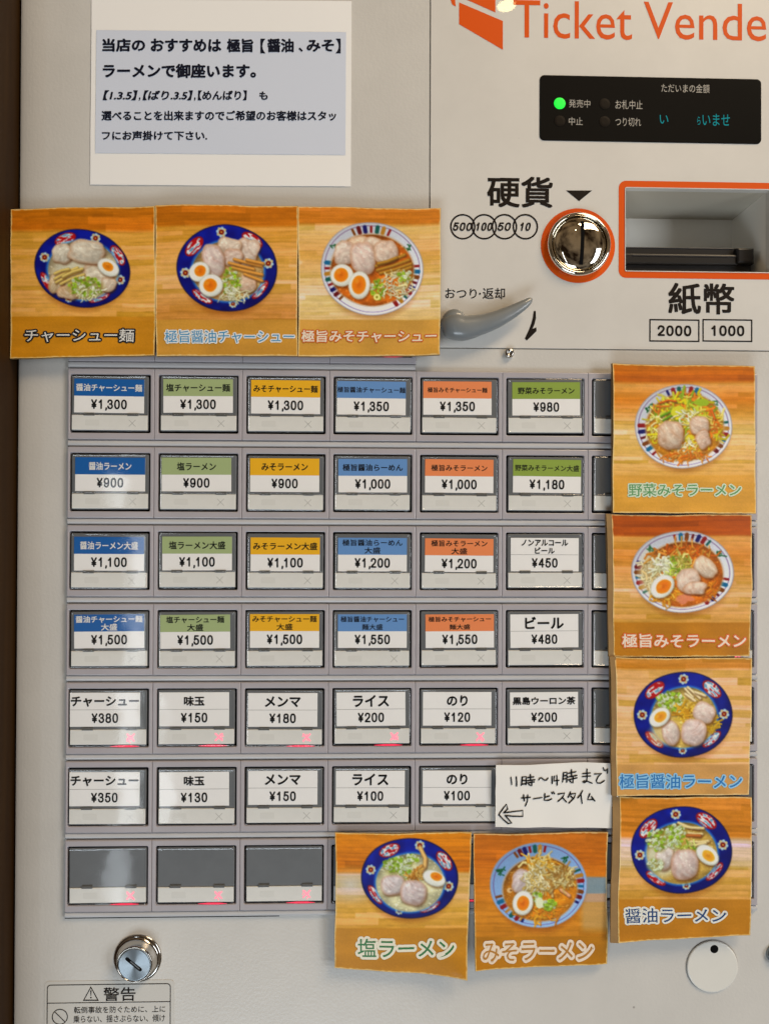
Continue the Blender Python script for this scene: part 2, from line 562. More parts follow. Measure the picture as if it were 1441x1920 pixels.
_gc = {}
def glyphs(body, bold=0.0, shear=0.0):
    bold = 0.0
    k = (body, bold, shear)
    if k in _gc:
        return _gc[k]
    c = bpy.data.curves.new('lettering', 'FONT')
    c.body = body
    c.resolution_u = 3
    c.offset = bold
    c.shear = shear
    c.fill_mode = 'FRONT'
    o = bpy.data.objects.new('lettering', c)
    C.objects.link(o)
    bpy.context.view_layer.update()
    me = bpy.data.meshes.new_from_object(o.evaluated_get(bpy.context.evaluated_depsgraph_get()))
    vs = [(v.co.x, v.co.y) for v in me.vertices]
    fs = [tuple(p.vertices) for p in me.polygons]
    bpy.data.objects.remove(o)
    bpy.data.curves.remove(c)
    bpy.data.meshes.remove(me)
    a = np.array(vs)
    _gc[k] = (vs, fs, (a[:, 0].min(), a[:, 1].min(), a[:, 0].max(), a[:, 1].max()))
    return _gc[k]

def pbox(x0, y0, x1, y1, d=0.0):
    """photo rectangle -> upright rectangle on the plane at d"""
    cx, cy = (x0 + x1) / 2, (y0 + y1) / 2
    X, Y = W(cx, cy, d)
    s = WS(cx, cy, d)
    return (X - (x1 - x0) / 2 * s, Y - (y1 - y0) / 2 * s, X + (x1 - x0) / 2 * s, Y + (y1 - y0) / 2 * s)
def ppts(pts, d=0.0):
    return [W(x, y, d) for x, y in pts]

# ================================================================== setting
XL = W(31, 960)[0]          # left edge of the machine front
XR, YT, YB = 1050.0, -1250.0, 1300.0
wall = Geo().cbox(-2600, -2600, 2600, 2600, -1500, -1450, 1).build('wall', M_WOOD)
wall['kind'] = 'structure'
post = thing('wooden_post', 'dark brown wooden post standing beside the left edge of the ticket machine', 'post', V(XL - 30, YB, 0))
def under(o, root):
    o.parent = root
    o.matrix_parent_inverse = root.matrix_world.inverted()
def settle():
    bpy.context.view_layer.update()
settle()
under(Geo().cbox(XL - 260, YT, XL - 4, YB, -1400, 200, 3).build('post_board', M_WOOD), post)
post.children[0].name = 'board'

# ================================================================== the machine
machine = thing('ticket_machine', 'cream meal ticket vending machine covered in rows of price buttons, coin slot upper right', 'ticket machine', (0, 0, 0))

# body box behind the sheets
_h = W(1172, 356), W(1441, 509)
Geo().ring((XL + 3, YT + 3, XR - 3, YB - 3, 2), (_h[0][0] - 4, _h[0][1] - 4, 774, _h[1][1] + 4, 2), -1300, -6, 1.5).build('body', M_SIDE, machine)
# L-shaped front panel: left column + lower part, with a rounded left edge
SX, SY = W(805.5, 330)[0], W(1100, 655)[1]
def panel():
    pts = [(XL, YT), (SX - .8, YT), (SX - .8, SY + .8), (XR, SY + .8), (XR, YB), (XL, YB)]
    def inset(k):
        return [(XL + k, YT + k), (SX - .8 - min(k, .6), YT + k), (SX - .8 - min(k, .6), SY + .8 + min(k, .6)),
                (XR - k, SY + .8 + min(k, .6)), (XR - k, YB - k), (XL + k, YB - k)]
    g = Geo()
    R_ = 40.0
    lo = [(pts, -5.9)]
    # quarter round edge
    for a in (0, 12, 24, 36, 48, 58, 68, 76, 84, 90):
        t = math.radians(a)
        lo.append((inset(R_ * (1 - math.cos(t))), -5.8 + 5.8 * math.sin(t)))
    g.loft(lo, cap0=False)
    return g
panel().build('front_panel', M_PANEL, machine)

# glossy sheet of the upper right with the opening of the bill slot
bx = pbox(1172, 356, 1441 + 50, 509)
bill_o = (bx[0], bx[1], 770.0, bx[3], 2.0)
ob = pbox(1159, 342, 1441, 522)
g = Geo()
g.ring((SX + .8, YT, XR, SY - .8, 0.5), bill_o, -5.9, 0.6, .6, n=2, depth_in=-12)
g.build('face_sheet', M_SHEET, machine)
# the opening: recess box
g = Geo()
x0, y0, x1, y1 = bill_o[:4]
DB = -148
g.loft([(rr(x0 - 1, y0 - 1, x1 + 1, y1 + 1), -6), (rr(x0 - 1, y0 - 1, x1 + 1, y1 + 1), DB)], cap0=False, cap1=True)
rec = g.build('bill_slot', M_RECESS, machine)
rec.data.flip_normals()
# orange band round the opening, its thin cream lip
orng = (ob[0], ob[1], 786.0, ob[3], 14.0)
g = Geo()
g.flatring(rr(*orng[:4], 14, 6), rr(x0 - 1.5, y0 - 1.5, x1 + 1.5, y1 + 1.5, 3, 6), 1.0)
g.build('orange_band', M_ORANGE, rec)
g = Geo()
g.ring((x0 - 1.6, y0 - 1.6, x1 + 1.6, y1 + 1.6, 3), (x0, y0, x1, y1, 2), 0.6, 2.2, .5, n=2)
g.build('lip', M_SHEET, rec)
# black bill mouth
d0 = -38
b1 = pbox(1174, 463, 1408, 512, d0)
b1 = (x0 + 2, b1[1], W(1411, 480, d0)[0], y1 + 4)
g = Geo()
g.cbox(b1[0], b1[1], b1[2], b1[3], DB + 2, d0 - 8, 1.5)
g.cbox(b1[0] + 6, b1[1] + 14, b1[2] - 30, b1[1] + 34, d0 - 12, d0, 2.5, mi=0)
g.cbox(b1[0] + 25, b1[1] + 17, b1[2] - 30, b1[1] + 19.5, d0 - 1, d0 + 1.2, .6, mi=1)
g.cbox(b1[2] - 34, b1[1] + 2, b1[2], b1[1] + 32, d0 - 12, d0 + 5, 4, mi=0)
g.cbox(b1[0], b1[1] - 1, b1[2] - 30, b1[1] + 1.5, DB + 2, d0 - 7, 1, mi=1)
g.build('bill_mouth', [M_SLOTB, M_SLOTE], rec)

# display panel
dsp = pbox(1011.5, 146, 1426, 267)
g = Geo()
g.loft([(rr(*dsp, 9, 6), 0.3), (rr(*dsp, 9, 6), 1.6), (rr(dsp[0] + .8, dsp[1] + .8, dsp[2] - .8, dsp[3] - .8, 8.4, 6), 2.2)], cap0=False)
disp = g.build('display_panel', M_BLACK, machine)
g = Geo()
for t, bxp in (('発売中', (1065, 188, 1105, 203)), ('中止', (1065, 221, 1091, 236)), ('お札中止', (1152, 189, 1203, 206)),
               ('つり切れ', (1152, 222, 1200, 238)), ('ただいまの金額', (1238, 159, 1328, 175))):
    g.text(t, pbox(*bxp), 2.45, bold=0.0)
g.build('lettering', M_DISPTXT, disp)
g = Geo()
g.text('い', pbox(1235, 217, 1251, 233), 2.45)
g.text('いませ', pbox(1315, 215, 1366, 237), 2.45)
g.text('ら', pbox(1305, 220, 1311, 235), 2.45)
g.build('display_digits', M_VFD, disp)
for (lx, ly, on) in ((1048, 195, 1), (1048, 228, 0), (1132, 196, 0), (1132, 229, 0)):
    X, Y = W(lx, ly)
    r_ = 11.0 if on else 10.5
    g = Geo()
    g.loft([(circ(X, Y, r_, 28), 2.2), (circ(X, Y, r_ * .96, 28), 2.9), (circ(X, Y, r_ * .6, 28), 3.3)], cap0=False)
    g.build('indicator_lamp', M_LED if on else M_LEDOFF, disp)

# printed marks on the glossy sheet
D1 = 0.95
g = Geo()
g.text('Ticket', pbox(962, 3, 1184, 73.5), D1, bold=0.0)
g.text('Vender', pbox(1206, 7, 1474, 76), D1, bold=0.0)
g.poly(ppts([(860, 5), (942, 40), (942, 94), (860, 46)]), D1)
g.poly(ppts([(882, -9), (928, -9), (928, 24), (872, -1)]), D1)
g.poly(ppts([(844, 0), (852, -6), (854, 13), (847, 9)]), D1)
g.poly(ppts([(860, -30), (872, -24), (872, -10), (860, -14)]), D1)
g.build('orange_lettering', M_ORANGE, machine)
Geo().text('硬貨', pbox(912, 331, 1036, 390), D1, bold=0.028).build('lettering', M_INKB, machine)
Geo().poly(ppts([(1060, 357.5), (1109, 357.5), (1084.5, 377.5)]), D1).build('triangle_mark', M_INKB, machine)
for i, (cxp, t, w_) in enumerate(((867, '500', 36), (907, '100', 32), (945, '50', 25), (984, '10', 21))):
    X, Y = W(cxp, 425.5)
    s_ = WS(cxp, 425)
    g = Geo()
    g.flatring(circ(X, Y, 24 * s_, 56), circ(X, Y, 20.9 * s_, 56), D1 + i * .04)
    digits(g, t, pbox(cxp - w_ / 2 - 2, 417.5, cxp + w_ / 2 - 2, 433.5), D1 + .2, 0, .19, shear=0.2)
    g.build('denomination_mark', M_INKB, machine)
g = Geo()
g.text('おつり', pbox(834, 541, 893, 560), D1, bold=0.012)
g.text('・', pbox(897, 549, 901, 553), D1, bold=0.02)
g.text('返却', pbox(904, 540, 946, 561), D1, bold=0.012)
g.build('lettering', M_INKB, machine)
Geo().text('紙幣', pbox(1251, 531, 1376, 590), D1, bold=0.026).build('lettering', M_INKB, machine)
for (a, b_, t) in ((1216, 1310, '2000'), (1315.5, 1409, '1000')):
    g = Geo()
    q = pbox(a, 599, b_, 641)
    s_ = 2.6
    g.flatring(rr(*q), rr(q[0] + s_, q[1] + s_, q[2] - s_, q[3] - s_), D1)
    digits(g, t, pbox((a + b_) / 2 - 32, 610.5, (a + b_) / 2 + 32, 630.5), D1 + .1, 0, .19)
    g.build('denomination_mark', M_INKB, machine)
# curved arrow under the lever
g = Geo()
g.stroke(ppts([(1001.5, 585), (1001, 596), (998.5, 606), (994, 618), (986, 635)]), [4.4, 6.2, 6.4, 6.0, 4.2], D1)
g.poly(ppts([(1004.5, 614), (1005, 621), (986.5, 639), (983.0, 635), (990, 620)]), D1 + .1)
g.build('arrow_mark', M_INKB, machine)

# coin slot
ccx, ccy = 1082.5, 461
X, Y = W(ccx, ccy)
s_ = WS(ccx, ccy)
coin = Geo().flatring(circ(X, Y, 69.5 * s_, 96), circ(X, Y, 52 * s_, 96), 1.0).build('coin_slot', M_ORANGE, machine)
def lathe(X, Y, prof, n=72, cap=True):
    g = Geo()
    g.loft([(circ(X, Y, r, n), d) for r, d in prof], cap0=False, cap1=cap)
    return g
lathe(X, Y, [(59, 0.7), (60, 2), (60, 9), (59, 12), (57, 14), (54.5, 15), (53.0, 14.5), (52.0, 12.5), (51.5, 5)], cap=False).build('chrome_ring', M_CHROME, coin, smooth=True)
prof = [(50.2, 4), (50.2, 9)]
for k in range(1, 15):
    a = k / 14 * math.radians(90)
    prof.append((50.2 * math.cos(a) + .2, 9 + 15 * math.sin(a)))
lathe(X, Y, prof).build('chrome_dome', M_CHROME, coin, smooth=True)
# slot: a black strip laid over the dome, standing in for the opening's dark
g = Geo()
sl = []
n_ = 13
for i in range(n_):
    t = -1 + 2 * i / (n_ - 1)
    yy = t * 41
    dd = 9 + 15 * math.sqrt(max(0, 1 - (yy / 51) ** 2)) + .5
    sl.append((yy, dd))
b0 = len(g.v)
for yy, dd in sl:
    lean = -yy * 0.03
    g.v += [V(X - 3.4 + 2 + lean, Y + yy + 1, dd), V(X + 3.4 + 2 + lean, Y + yy + 1, dd)]
for i in range(n_ - 1):
    g.f.append((b0 + 2 * i, b0 + 2 * i + 1, b0 + 2 * i + 3, b0 + 2 * i + 2))
    g.m.append(0)
g.build('slot', M_DARK, coin)

# coin return lever: swept, flattened tube
def tube(path, n=20, flat=0.8):
    """path: (px,py,r,d)"""
    g = Geo()
    P = np.array([(*W(x, y, d), d) for x, y, r, d in path])
    Rr = np.array([p[2] for p in path])
    # resample with Catmull-Rom
    m = len(P)
    out, rad = [], []
    for i in range(m - 1):
        p0, p1, p2, p3 = P[max(i - 1, 0)], P[i], P[i + 1], P[min(i + 2, m - 1)]
        r0, r1, r2, r3 = Rr[max(i - 1, 0)], Rr[i], Rr[i + 1], Rr[min(i + 2, m - 1)]
        for k in range(6):
            t = k / 6
            cr_ = lambda a, b, c, d_: 0.5 * (2 * b + (c - a) * t + (2 * a - 5 * b + 4 * c - d_) * t * t + (3 * b - a - 3 * c + d_) * t ** 3)
            out.append(cr_(p0, p1, p2, p3))
            rad.append(cr_(r0, r1, r2, r3))
    out.append(P[-1])
    rad.append(Rr[-1])
    out = np.array(out)
    T = np.gradient(out[:, :2], axis=0)
    T /= np.linalg.norm(T, axis=1)[:, None]
    b = len(g.v)
    for i, (p, r) in enumerate(zip(out, rad)):
        nx, ny = -T[i, 1], T[i, 0]
        for k in range(n):
            a = 2 * math.pi * k / n
            g.v.append(V(p[0] + nx * r * math.cos(a), p[1] + ny * r * math.cos(a), p[2] + flat * r * math.sin(a)))
    for i in range(len(out) - 1):
        for k in range(n):
            g.f.append((b + i * n + k, b + i * n + (k + 1) % n, b + (i + 1) * n + (k + 1) % n, b + (i + 1) * n + k))
            g.m.append(0)
    g.f.append(tuple(b + k for k in range(n)))
    g.m.append(0)
    g.f.append(tuple(b + (len(out) - 1) * n + k for k in range(n)))
    g.m.append(0)
    return g
lev = tube([(827, 614, 4, 14), (829, 613, 14, 14), (836, 612, 21, 16), (850, 612, 25, 18), (870, 615, 23.5, 20), (900, 609, 19, 22), (930, 599, 16, 24),
            (960, 584, 12.5, 25), (982, 571, 9, 26), (993, 563, 5.5, 26), (997, 560.5, 2, 26)]).build('return_lever', M_LEVER, machine, smooth=True)
Xl, Yl = W(850, 604, 8)
lathe(Xl, Yl, [(23, 0.7), (23, 12), (21, 22), (17, 27), (9, 30)], 40).build('lever_hub', M_LEVER, lev, smooth=True)

# small screw below the lever
def screw(px, py, r, name='screw', m=M_LOCKRING):
    X, Y = W(px, py)
    o = lathe(X, Y, [(r, 0), (r, 5), (r * .92, 7.5), (r * .7, 9), (r * .45, 9.2), (r * .4, 6)], 32).build(name, m, machine, smooth=True)
    return o
screw(953.5, 663, 9)
screw(1452, 1788, 18, m=M_BRUSH)

# ------------------------------------------------------------------ button grid
GX, GY, PX_, PY_ = -540.98, -262.53, 161.528, 145.013
BW, BH = 147.0, 108.0
rng = random.Random(7)
# frame cell (shared mesh), origin at the top left of the button opening
g = Geo()
g.ring((-7.3, -11.0, BW + 6.9, BH + 12.2, 1.0), (0, 0, BW, BH, 2.5), 0.2, 9, 1.4, n=2, depth_in=-4)
cell_me = g.build('button_frame', M_FRAME).data
bpy.data.objects.remove(bpy.data.objects['button_frame'])
g = Geo()
g.poly(rr(-2, -2, BW + 2, BH + 2), 0.5)
back_me = mesh('gap', g.v, g.f)
g = Geo()
g.ring((-4.2, -11.0, BW + 6.9, BH + 12.2, 1.0), (0, 0, BW, BH, 2.5), 0.2, 9, 1.4, n=2, depth_in=-4)
cell_left_me = mesh('button_frame', g.v, g.f)
cell_left_me.materials.append(M_FRAME)
back_me.materials.append(M_DARK)
# button body
g = Geo()
g.cbox(3.2, 3.2, BW - 3.2, BH - 3.6, 0.8, 8.6, 1.2, 2, 2)
g.cbox(26, 71.5, 46, 76.6, 8.2, 10.8, .6, mi=1)
g.cbox(106, 71.5, 126, 76.6, 8.2, 10.8, .6, mi=1)
btn_me = mesh('button', g.v, g.f, g.m)
btn_me.materials.append(M_BTN)
btn_me.materials.append(M_TAB)
# milky lamp window
g = Geo()
g.cbox(4.2, 75.5, BW - 4.2, BH - 5.0, 6, 10.2, .8)
lampw_me = mesh('lamp_window', g.v, g.f)
lampw_me.materials.append(M_LAMPW)
g = Geo()
g.poly(rr(29, 84, 55, 95, 2, 2), 10.35)
g.stroke([(109, 84), (121, 96)], 1.0, 10.4, mi=1)
g.stroke([(121, 84), (109, 96)], 1.0, 10.45, mi=1)
faint_me = mesh('legend', g.v, g.f, g.m)
faint_me.materials.append(M_FAINT)
faint_me.materials.append(M_FAINT2)
g = Geo()
g.poly(rr(29, 84, 55, 95, 2, 2), 10.35)
faint1_me = mesh('legend', g.v, g.f, g.m)
faint1_me.materials.append(M_FAINT)
# clear cover: shallow glass-clear tray with a lip
g = Geo()
def ins(k, r=2.5):
    return rr(2.0 + k, 2.0 + k, BW - 2.0 - k, BH - 2.6 - k, r, 2)
g.loft([(ins(0), 6), (ins(0), 12.2), (ins(.5), 13.2), (ins(1.6), 13.6), (ins(3.2), 13.2), (ins(4.4), 12.5)], cap0=False, cap1=True)
# moulded ledge between label and lamp window
g.cbox(3.5, 72.6, BW - 3.5, 74.2, 12.6, 13.8, .5)
cover_me = mesh('clear_cover', g.v, g.f)
cover_me.materials.append(M_CLEAR)

LABELS = {}
def lab(r, c, strip, lines, price, w=None, dx=None, h=None, tc='k'):
    LABELS[(r, c)] = (strip, lines, price, w, dx, h, tc)
lab(1, 1, 'blue', ['醤油チャーシュー麺'], '¥1,300', 121, 8, 14, 'w')
lab(1, 2, 'sage', ['塩チャーシュー麺'], '¥1,300', 118, 9, 15)
lab(1, 3, 'yellow', ['みそチャーシュー麺'], '¥1,300', 119, 9.5, 14)
lab(1, 4, 'steel', ['極旨醤油チャーシュー麺'], '¥1,350', 127, 6, 11)
lab(1, 5, 'orange', ['極旨みそチャーシュー麺'], '¥1,350', 112, 6.5, 10)
lab(1, 6, 'green', ['野菜みそラーメン'], '¥980', 107, 11, 13)
lab(2, 1, 'blue', ['醤油ラーメン'], '¥900', 78, 9, 15, 'w')
lab(2, 2, 'sage', ['塩ラーメン'], '¥900', 72, 7, 15)
lab(2, 3, 'yellow', ['みそラーメン'], '¥900', 86, 8, 14)
lab(2, 4, 'steel', ['極旨醤油らーめん'], '¥1,000', 112, 10, 13)
lab(2, 5, 'orange', ['極旨みそラーメン'], '¥1,000', 105, 9, 12)
lab(2, 6, 'green', ['野菜みそラーメン大盛'], '¥1,180', 121, 13, 12)
lab(3, 1, 'blue', ['醤油ラーメン大盛'], '¥1,100', 106, 9, 15, 'w')
lab(3, 2, 'sage', ['塩ラーメン大盛'], '¥1,100', 104, 9, 15)
lab(3, 3, 'yellow', ['みそラーメン大盛'], '¥1,100', 119, 9, 14)
lab(3, 4, 'steel', ['極旨醤油らーめん', '大盛'], '¥1,200', 112, 9, 12)
lab(3, 5, 'orange', ['極旨みそラーメン', '大盛'], '¥1,200', 105, 10, 12)
lab(3, 6, None, ['ノンアルコール', 'ビール'], '¥450', 88, 9, 12)
lab(4, 1, 'blue', ['醤油チャーシュー麺', '大盛'], '¥1,500', 122, 9, 13, 'w')
lab(4, 2, 'sage', ['塩チャーシュー麺', '大盛'], '¥1,500', 107, 6, 13)
lab(4, 3, 'yellow', ['みそチャーシュー麺', '大盛'], '¥1,500', 119, 9, 12)
lab(4, 4, 'steel', ['極旨醤油チャーシュー', '麺大盛'], '¥1,550', 118, 11, 11)
lab(4, 5, 'orange', ['極旨みそチャーシュー', '麺大盛'], '¥1,550', 117, 12, 10)
lab(4, 6, None, ['ビール'], '¥480', 73, 8, 23)
for r_, pr in ((5, ('¥380', '¥150', '¥180', '¥200', '¥120')), (6, ('¥350', '¥130', '¥150', '¥100', '¥100'))):
    for c_, (nm, w_, h_) in enumerate((('チャーシュー', 124, 19), ('味玉', 38, 18), ('メンマ', 66, 20), ('ライス', 67, 22), ('のり', 39, 20))):
        lab(r_, c_ + 1, None, [nm], pr[c_], w_, (4, 5, 6, 8, 7)[c_], h_)
lab(5, 6, None, ['黒島ウーロン茶'], '¥200', 118, 8, 15)
LIT = {(5, c) for c in range(1, 6)} | {(7, c) for c in range(1, 9)} | {(0, c) for c in range(1, 5)} | {(r, 8) for r in range(1, 7)}

cells = [(0, c) for c in range(1, 5)] + [(r, c) for r in range(1, 8) for c in range(1, 9)]
for (r, c) in cells:
    ox, oy = GX + (c - 1) * PX_, GY + (r - 1) * PY_
    o = link('button_frame', cell_left_me if c == 1 else cell_me, None, machine)
    o.location = V(ox, oy, 0)
    k = link('gap', back_me, None, o)
    b = link('button', btn_me, None, machine)
    jx, jy = rng.uniform(-.7, .7), rng.uniform(-.5, .5)
    b.location = V(ox + jx, oy + jy, rng.uniform(-.4, .4))
    b.rotation_euler = (0, math.radians(rng.uniform(-.25, .25)), 0)
    link('lamp_window', lampw_me, None, b)
    cv = link('clear_cover', cover_me, None, b)
    # every cover sits a touch differently; tilt it about its middle
    ax, az = math.radians(rng.gauss(0, .55)), math.radians(rng.gauss(0, .55))
    piv = Vector(V(BW / 2, BH / 2, 12))
    mtx = Matrix.Translation(piv) @ Matrix.Rotation(ax, 4, 'X') @ Matrix.Rotation(az, 4, 'Z') @ Matrix.Translation(-piv)
    cv.matrix_local = mtx
    if (r, c) in LIT:
        link('legend', faint1_me, None, b)
        g = Geo()
        g.stroke([(109, 84), (121, 96)], 3.0, 10.4)
        g.stroke([(121, 84), (109, 96)], 3.0, 10.5)
        for _ in range(5):
            a_ = rng.uniform(108, 122)
            b_ = rng.uniform(84, 97)
            g.stroke([(a_, b_), (a_ + rng.uniform(-3, 3), b_ + 3)], 1.6, 10.45)
        g.stroke([(78, BH - 1.6), (96, BH - 1.9), (116, BH - 1.9), (130, BH - 1.6)], [1.0, 3.6, 3.6, .8], 9.4, mi=1)
        g.build('sold_out_lamp', [M_REDX, M_REDG], b)
    else:
        link('legend', faint_me, None, b)
    if (r, c) in LABELS:
        strip, lines, price, w, dx, h, tcol = LABELS[(r, c)]
        dx += rng.uniform(-.8, .8)
        cy0 = 8.0 + rng.uniform(-.6, .8)
        cw, chh, sp = 128.0, 62.5, 31.5
        if r == 3:
            cy0 += 2
        g = Geo()
        g.cbox(dx, cy0, dx + cw, cy0 + chh, 8.7, 9.2, .15, mi=0)
        if strip:
            g.poly(rr(dx, cy0, dx + cw, cy0 + sp), 9.35, mi=1)
        else:
            g.poly(rr(dx + .5, cy0 + sp - .4, dx + cw - .5, cy0 + sp + .2), 9.35, mi=1)
        lc = g.build('label_card', [M_PAPER, STRIP[strip] if strip else M_LINE], b)
        rot = math.radians(rng.uniform(-.35, .35))
        pv = Vector(V(dx + cw / 2, cy0 + chh / 2, 0))
        mt = Matrix.Translation(pv) @ Matrix.Rotation(rot, 4, 'Y') @ Matrix.Translation(-pv)
        lc.matrix_local = mt
        g = Geo()
        mx = dx + cw / 2
        mi_name = 1 if tcol == 'w' else 0
        bold = 0.034 if (h > 17 or not strip) else (0.022 if h <= 12 else 0.027)
        if len(lines) == 1:
            my = cy0 + sp / 2 + .3
            g.text(lines[0], (mx - w / 2, my - h / 2, mx + w / 2, my + h / 2), 9.5, mi=mi_name, bold=bold)
        else:
            g.text(lines[0], (mx - w / 2, cy0 + 9 - h / 2, mx + w / 2, cy0 + 9 + h / 2), 9.5, mi=mi_name, bold=bold)
            w2 = {'大盛': 30, '麺大盛': 39, 'ビール': 37}[lines[1]]
            g.text(lines[1], (mx - w2 / 2, cy0 + 23.5 - h / 2, mx + w2 / 2, cy0 + 23.5 + h / 2), 9.5, mi=mi_name, bold=bold)
        # price: digits share a cap height, comma hangs below
        pw = 66.0 if ',' in price else 49.0
        pyc = cy0 + sp + 15.2
        hh = 18.0
        ext = 2.8 if ',' in price else 0
        digits(g, price, (mx - pw / 2, pyc - hh / 2, mx + pw / 2, pyc + hh / 2), 9.5, 0, .165)
        lt = g.build('lettering', [M_INK, M_WHITEINK], b)
        lt.matrix_local = mt

# rails between the rows
def rail(x0, x1, y0, y1, dark_top=False):
    g = Geo()
    n = 8
    loops = []
    b = len(g.v)
    prof = [(0, 3.0), (.08, 5.2), (.2, 6.6), (.4, 7.2), (.6, 7.2), (.78, 6.4), (.88, 4.6), (.95, 2.2), (1, .6)]
    for i in range(n + 1):
        t, d = prof[i]
        y = y0 + (y1 - y0) * t
        g.v += [V(x0, y, d), V(x1, y, d)]
    for i in range(n):
        g.f.append((b + 2 * i, b + 2 * i + 1, b + 2 * i + 3, b + 2 * i + 2))
        g.m.append(0)
    k = len(g.v)
    g.v += [V(x0, y0, .2), V(x0, y1, .2)]
    g.f.append(tuple([k] + [b + 2 * i for i in range(n + 1)] + [k + 1]))
    g.m.append(0)
    o = g.build('rail', M_RAIL, machine)
    # dark joint at the left end
    g = Geo()
    g.cbox(x0 - 2.0, y0 - 1, x0 - .2, y1 + .5, .1, 1.2, .2)
    g.build('joint', M_DARK, o)
    return o
xa = GX - 4.2
for r in range(0, 8):
    y0 = GY + (r - 1) * PY_ + BH + 12.4
    x1 = GX + 4 * PX_ - 9 if r == 0 else GX + 8 * PX_ - 7.3
    rl = rail(xa, x1, y0, y0 + 13.0 if r == 7 else y0 + 12.6)
    if r == 7:
        g = Geo()
        g.cbox(xa - 2, y0 + 13.2, xa + 392, y0 + 15.0, .1, 1.2, .2)
        g.build('joint', M_DARK, rl)

# ------------------------------------------------------------------ key lock
X, Y = W(258.5, 1796)
lk = lathe(X, Y, [(44, 0.1), (44, 1.6), (42, 3), (40, 3.4), (38, 4), (36, 10), (33.5, 18), (32.2, 22), (31, 22.8), (30, 21.5)], 64, cap=False).build('key_lock', M_LOCKRING, machine, smooth=True)
lathe(X, Y, [(30.2, 21), (29, 22), (27.8, 22.3)], 64).build('lock_face', M_BRUSH, lk)
g = Geo()
g.stroke([(X - 13, Y - 11), (X + 11, Y + 9)], 6.4, 22.5)
g.build('keyhole', M_DARK, lk)
g = Geo()
g.stroke([(X - 6, Y - 6.0), (X + 9, Y + 7)], 2.0, 22.65)
g.build('keyway', M_BTN, lk)
# round white cap
X, Y = W(1333.5, 1811)
cap = lathe(X, Y, [(49.5, 0.1), (49.5, .4)], 80).build('blanking_cap', M_LINE, machine)
lathe(X, Y, [(48.6, .2), (48.4, 2.4), (47.6, 3.2), (46.2, 3.6)], 80).build('disc', M_CAP, cap)
X, Y = W(1336.5, 1777.5)
lathe(X, Y, [(7.8, 3.4), (7.6, 3.9), (7.0, 4.0), (6.8, 3.8)], 32, cap=True).build('hole', M_DARK, cap)

# ------------------------------------------------------------------ warning sticker (part of the machine)
q = pbox(84, 1838, 327, 2010)
q = (q[0], q[1], q[2], q[3])
g = Geo()
g.loft([(rr(*q, 8, 6), .1), (rr(*q, 8, 6), .7)], cap0=False)
st = g.build('warning_label', M_STICK, machine)
g = Geo()
q2 = pbox(88.5, 1844, 320.5, 2004)
g.flatring(rr(*q2, 7, 6), rr(q2[0] + 1.6, q2[1] + 1.6, q2[2] - 1.6, q2[3] - 1.6, 5.6, 6), .95)
l0 = pbox(90, 1878.2, 320, 1879.7)
g.poly(rr(*l0), .95)
g.text('警告', pbox(194.5, 1850.5, 255, 1876.5), .95, bold=.012)
tri = ppts([(171, 1848.5), (156, 1876), (186, 1876)])
tri2 = ppts([(171, 1852.2), (159.2, 1873.8), (182.8, 1873.8)])
g.flatring(tri, tri2, .95)
g.stroke(ppts([(171.2, 1857), (171.2, 1866)]), [2.4, 1.4], .95)
g.poly(circ(*W(171.2, 1870), 1.5, 10), .95)
g.text('転倒事故を防ぐために、上に', pbox(139.5, 1886, 310.5, 1898.5), .95, bold=.006)
g.text('乗らない、揺さぶらない、傾け', pbox(138.5, 1902.5, 310, 1916), .95, bold=.006)
Xc, Yc = W(113, 1906)
g.flatring(circ(Xc, Yc, 14.6, 40), circ(Xc, Yc, 12.9, 40), .95)
g.stroke([(Xc - 9, Yc - 9), (Xc + 9, Yc + 9)], 1.6, .97)
g.build('lettering', M_INKB, st)

# ================================================================== papers taped on the machine
rg = np.random.default_rng(11)
def vnoise(X, Y, sx_, sy_, seed):
    """smooth value noise"""
    r = np.random.default_rng(seed)
    x, y = X / sx_, Y / sy_
    x0, y0 = np.floor(x).astype(int), np.floor(y).astype(int)
    tab = r.random((257, 257))
    fx, fy = x - x0, y - y0
    fx, fy = fx * fx * (3 - 2 * fx), fy * fy * (3 - 2 * fy)
    g00 = tab[y0 % 257, x0 % 257]
    g10 = tab[y0 % 257, (x0 + 1) % 257]
    g01 = tab[(y0 + 1) % 257, x0 % 257]
    g11 = tab[(y0 + 1) % 257, (x0 + 1) % 257]
    return (g00 * (1 - fx) + g10 * fx) * (1 - fy) + (g01 * (1 - fx) + g11 * fx) * fy

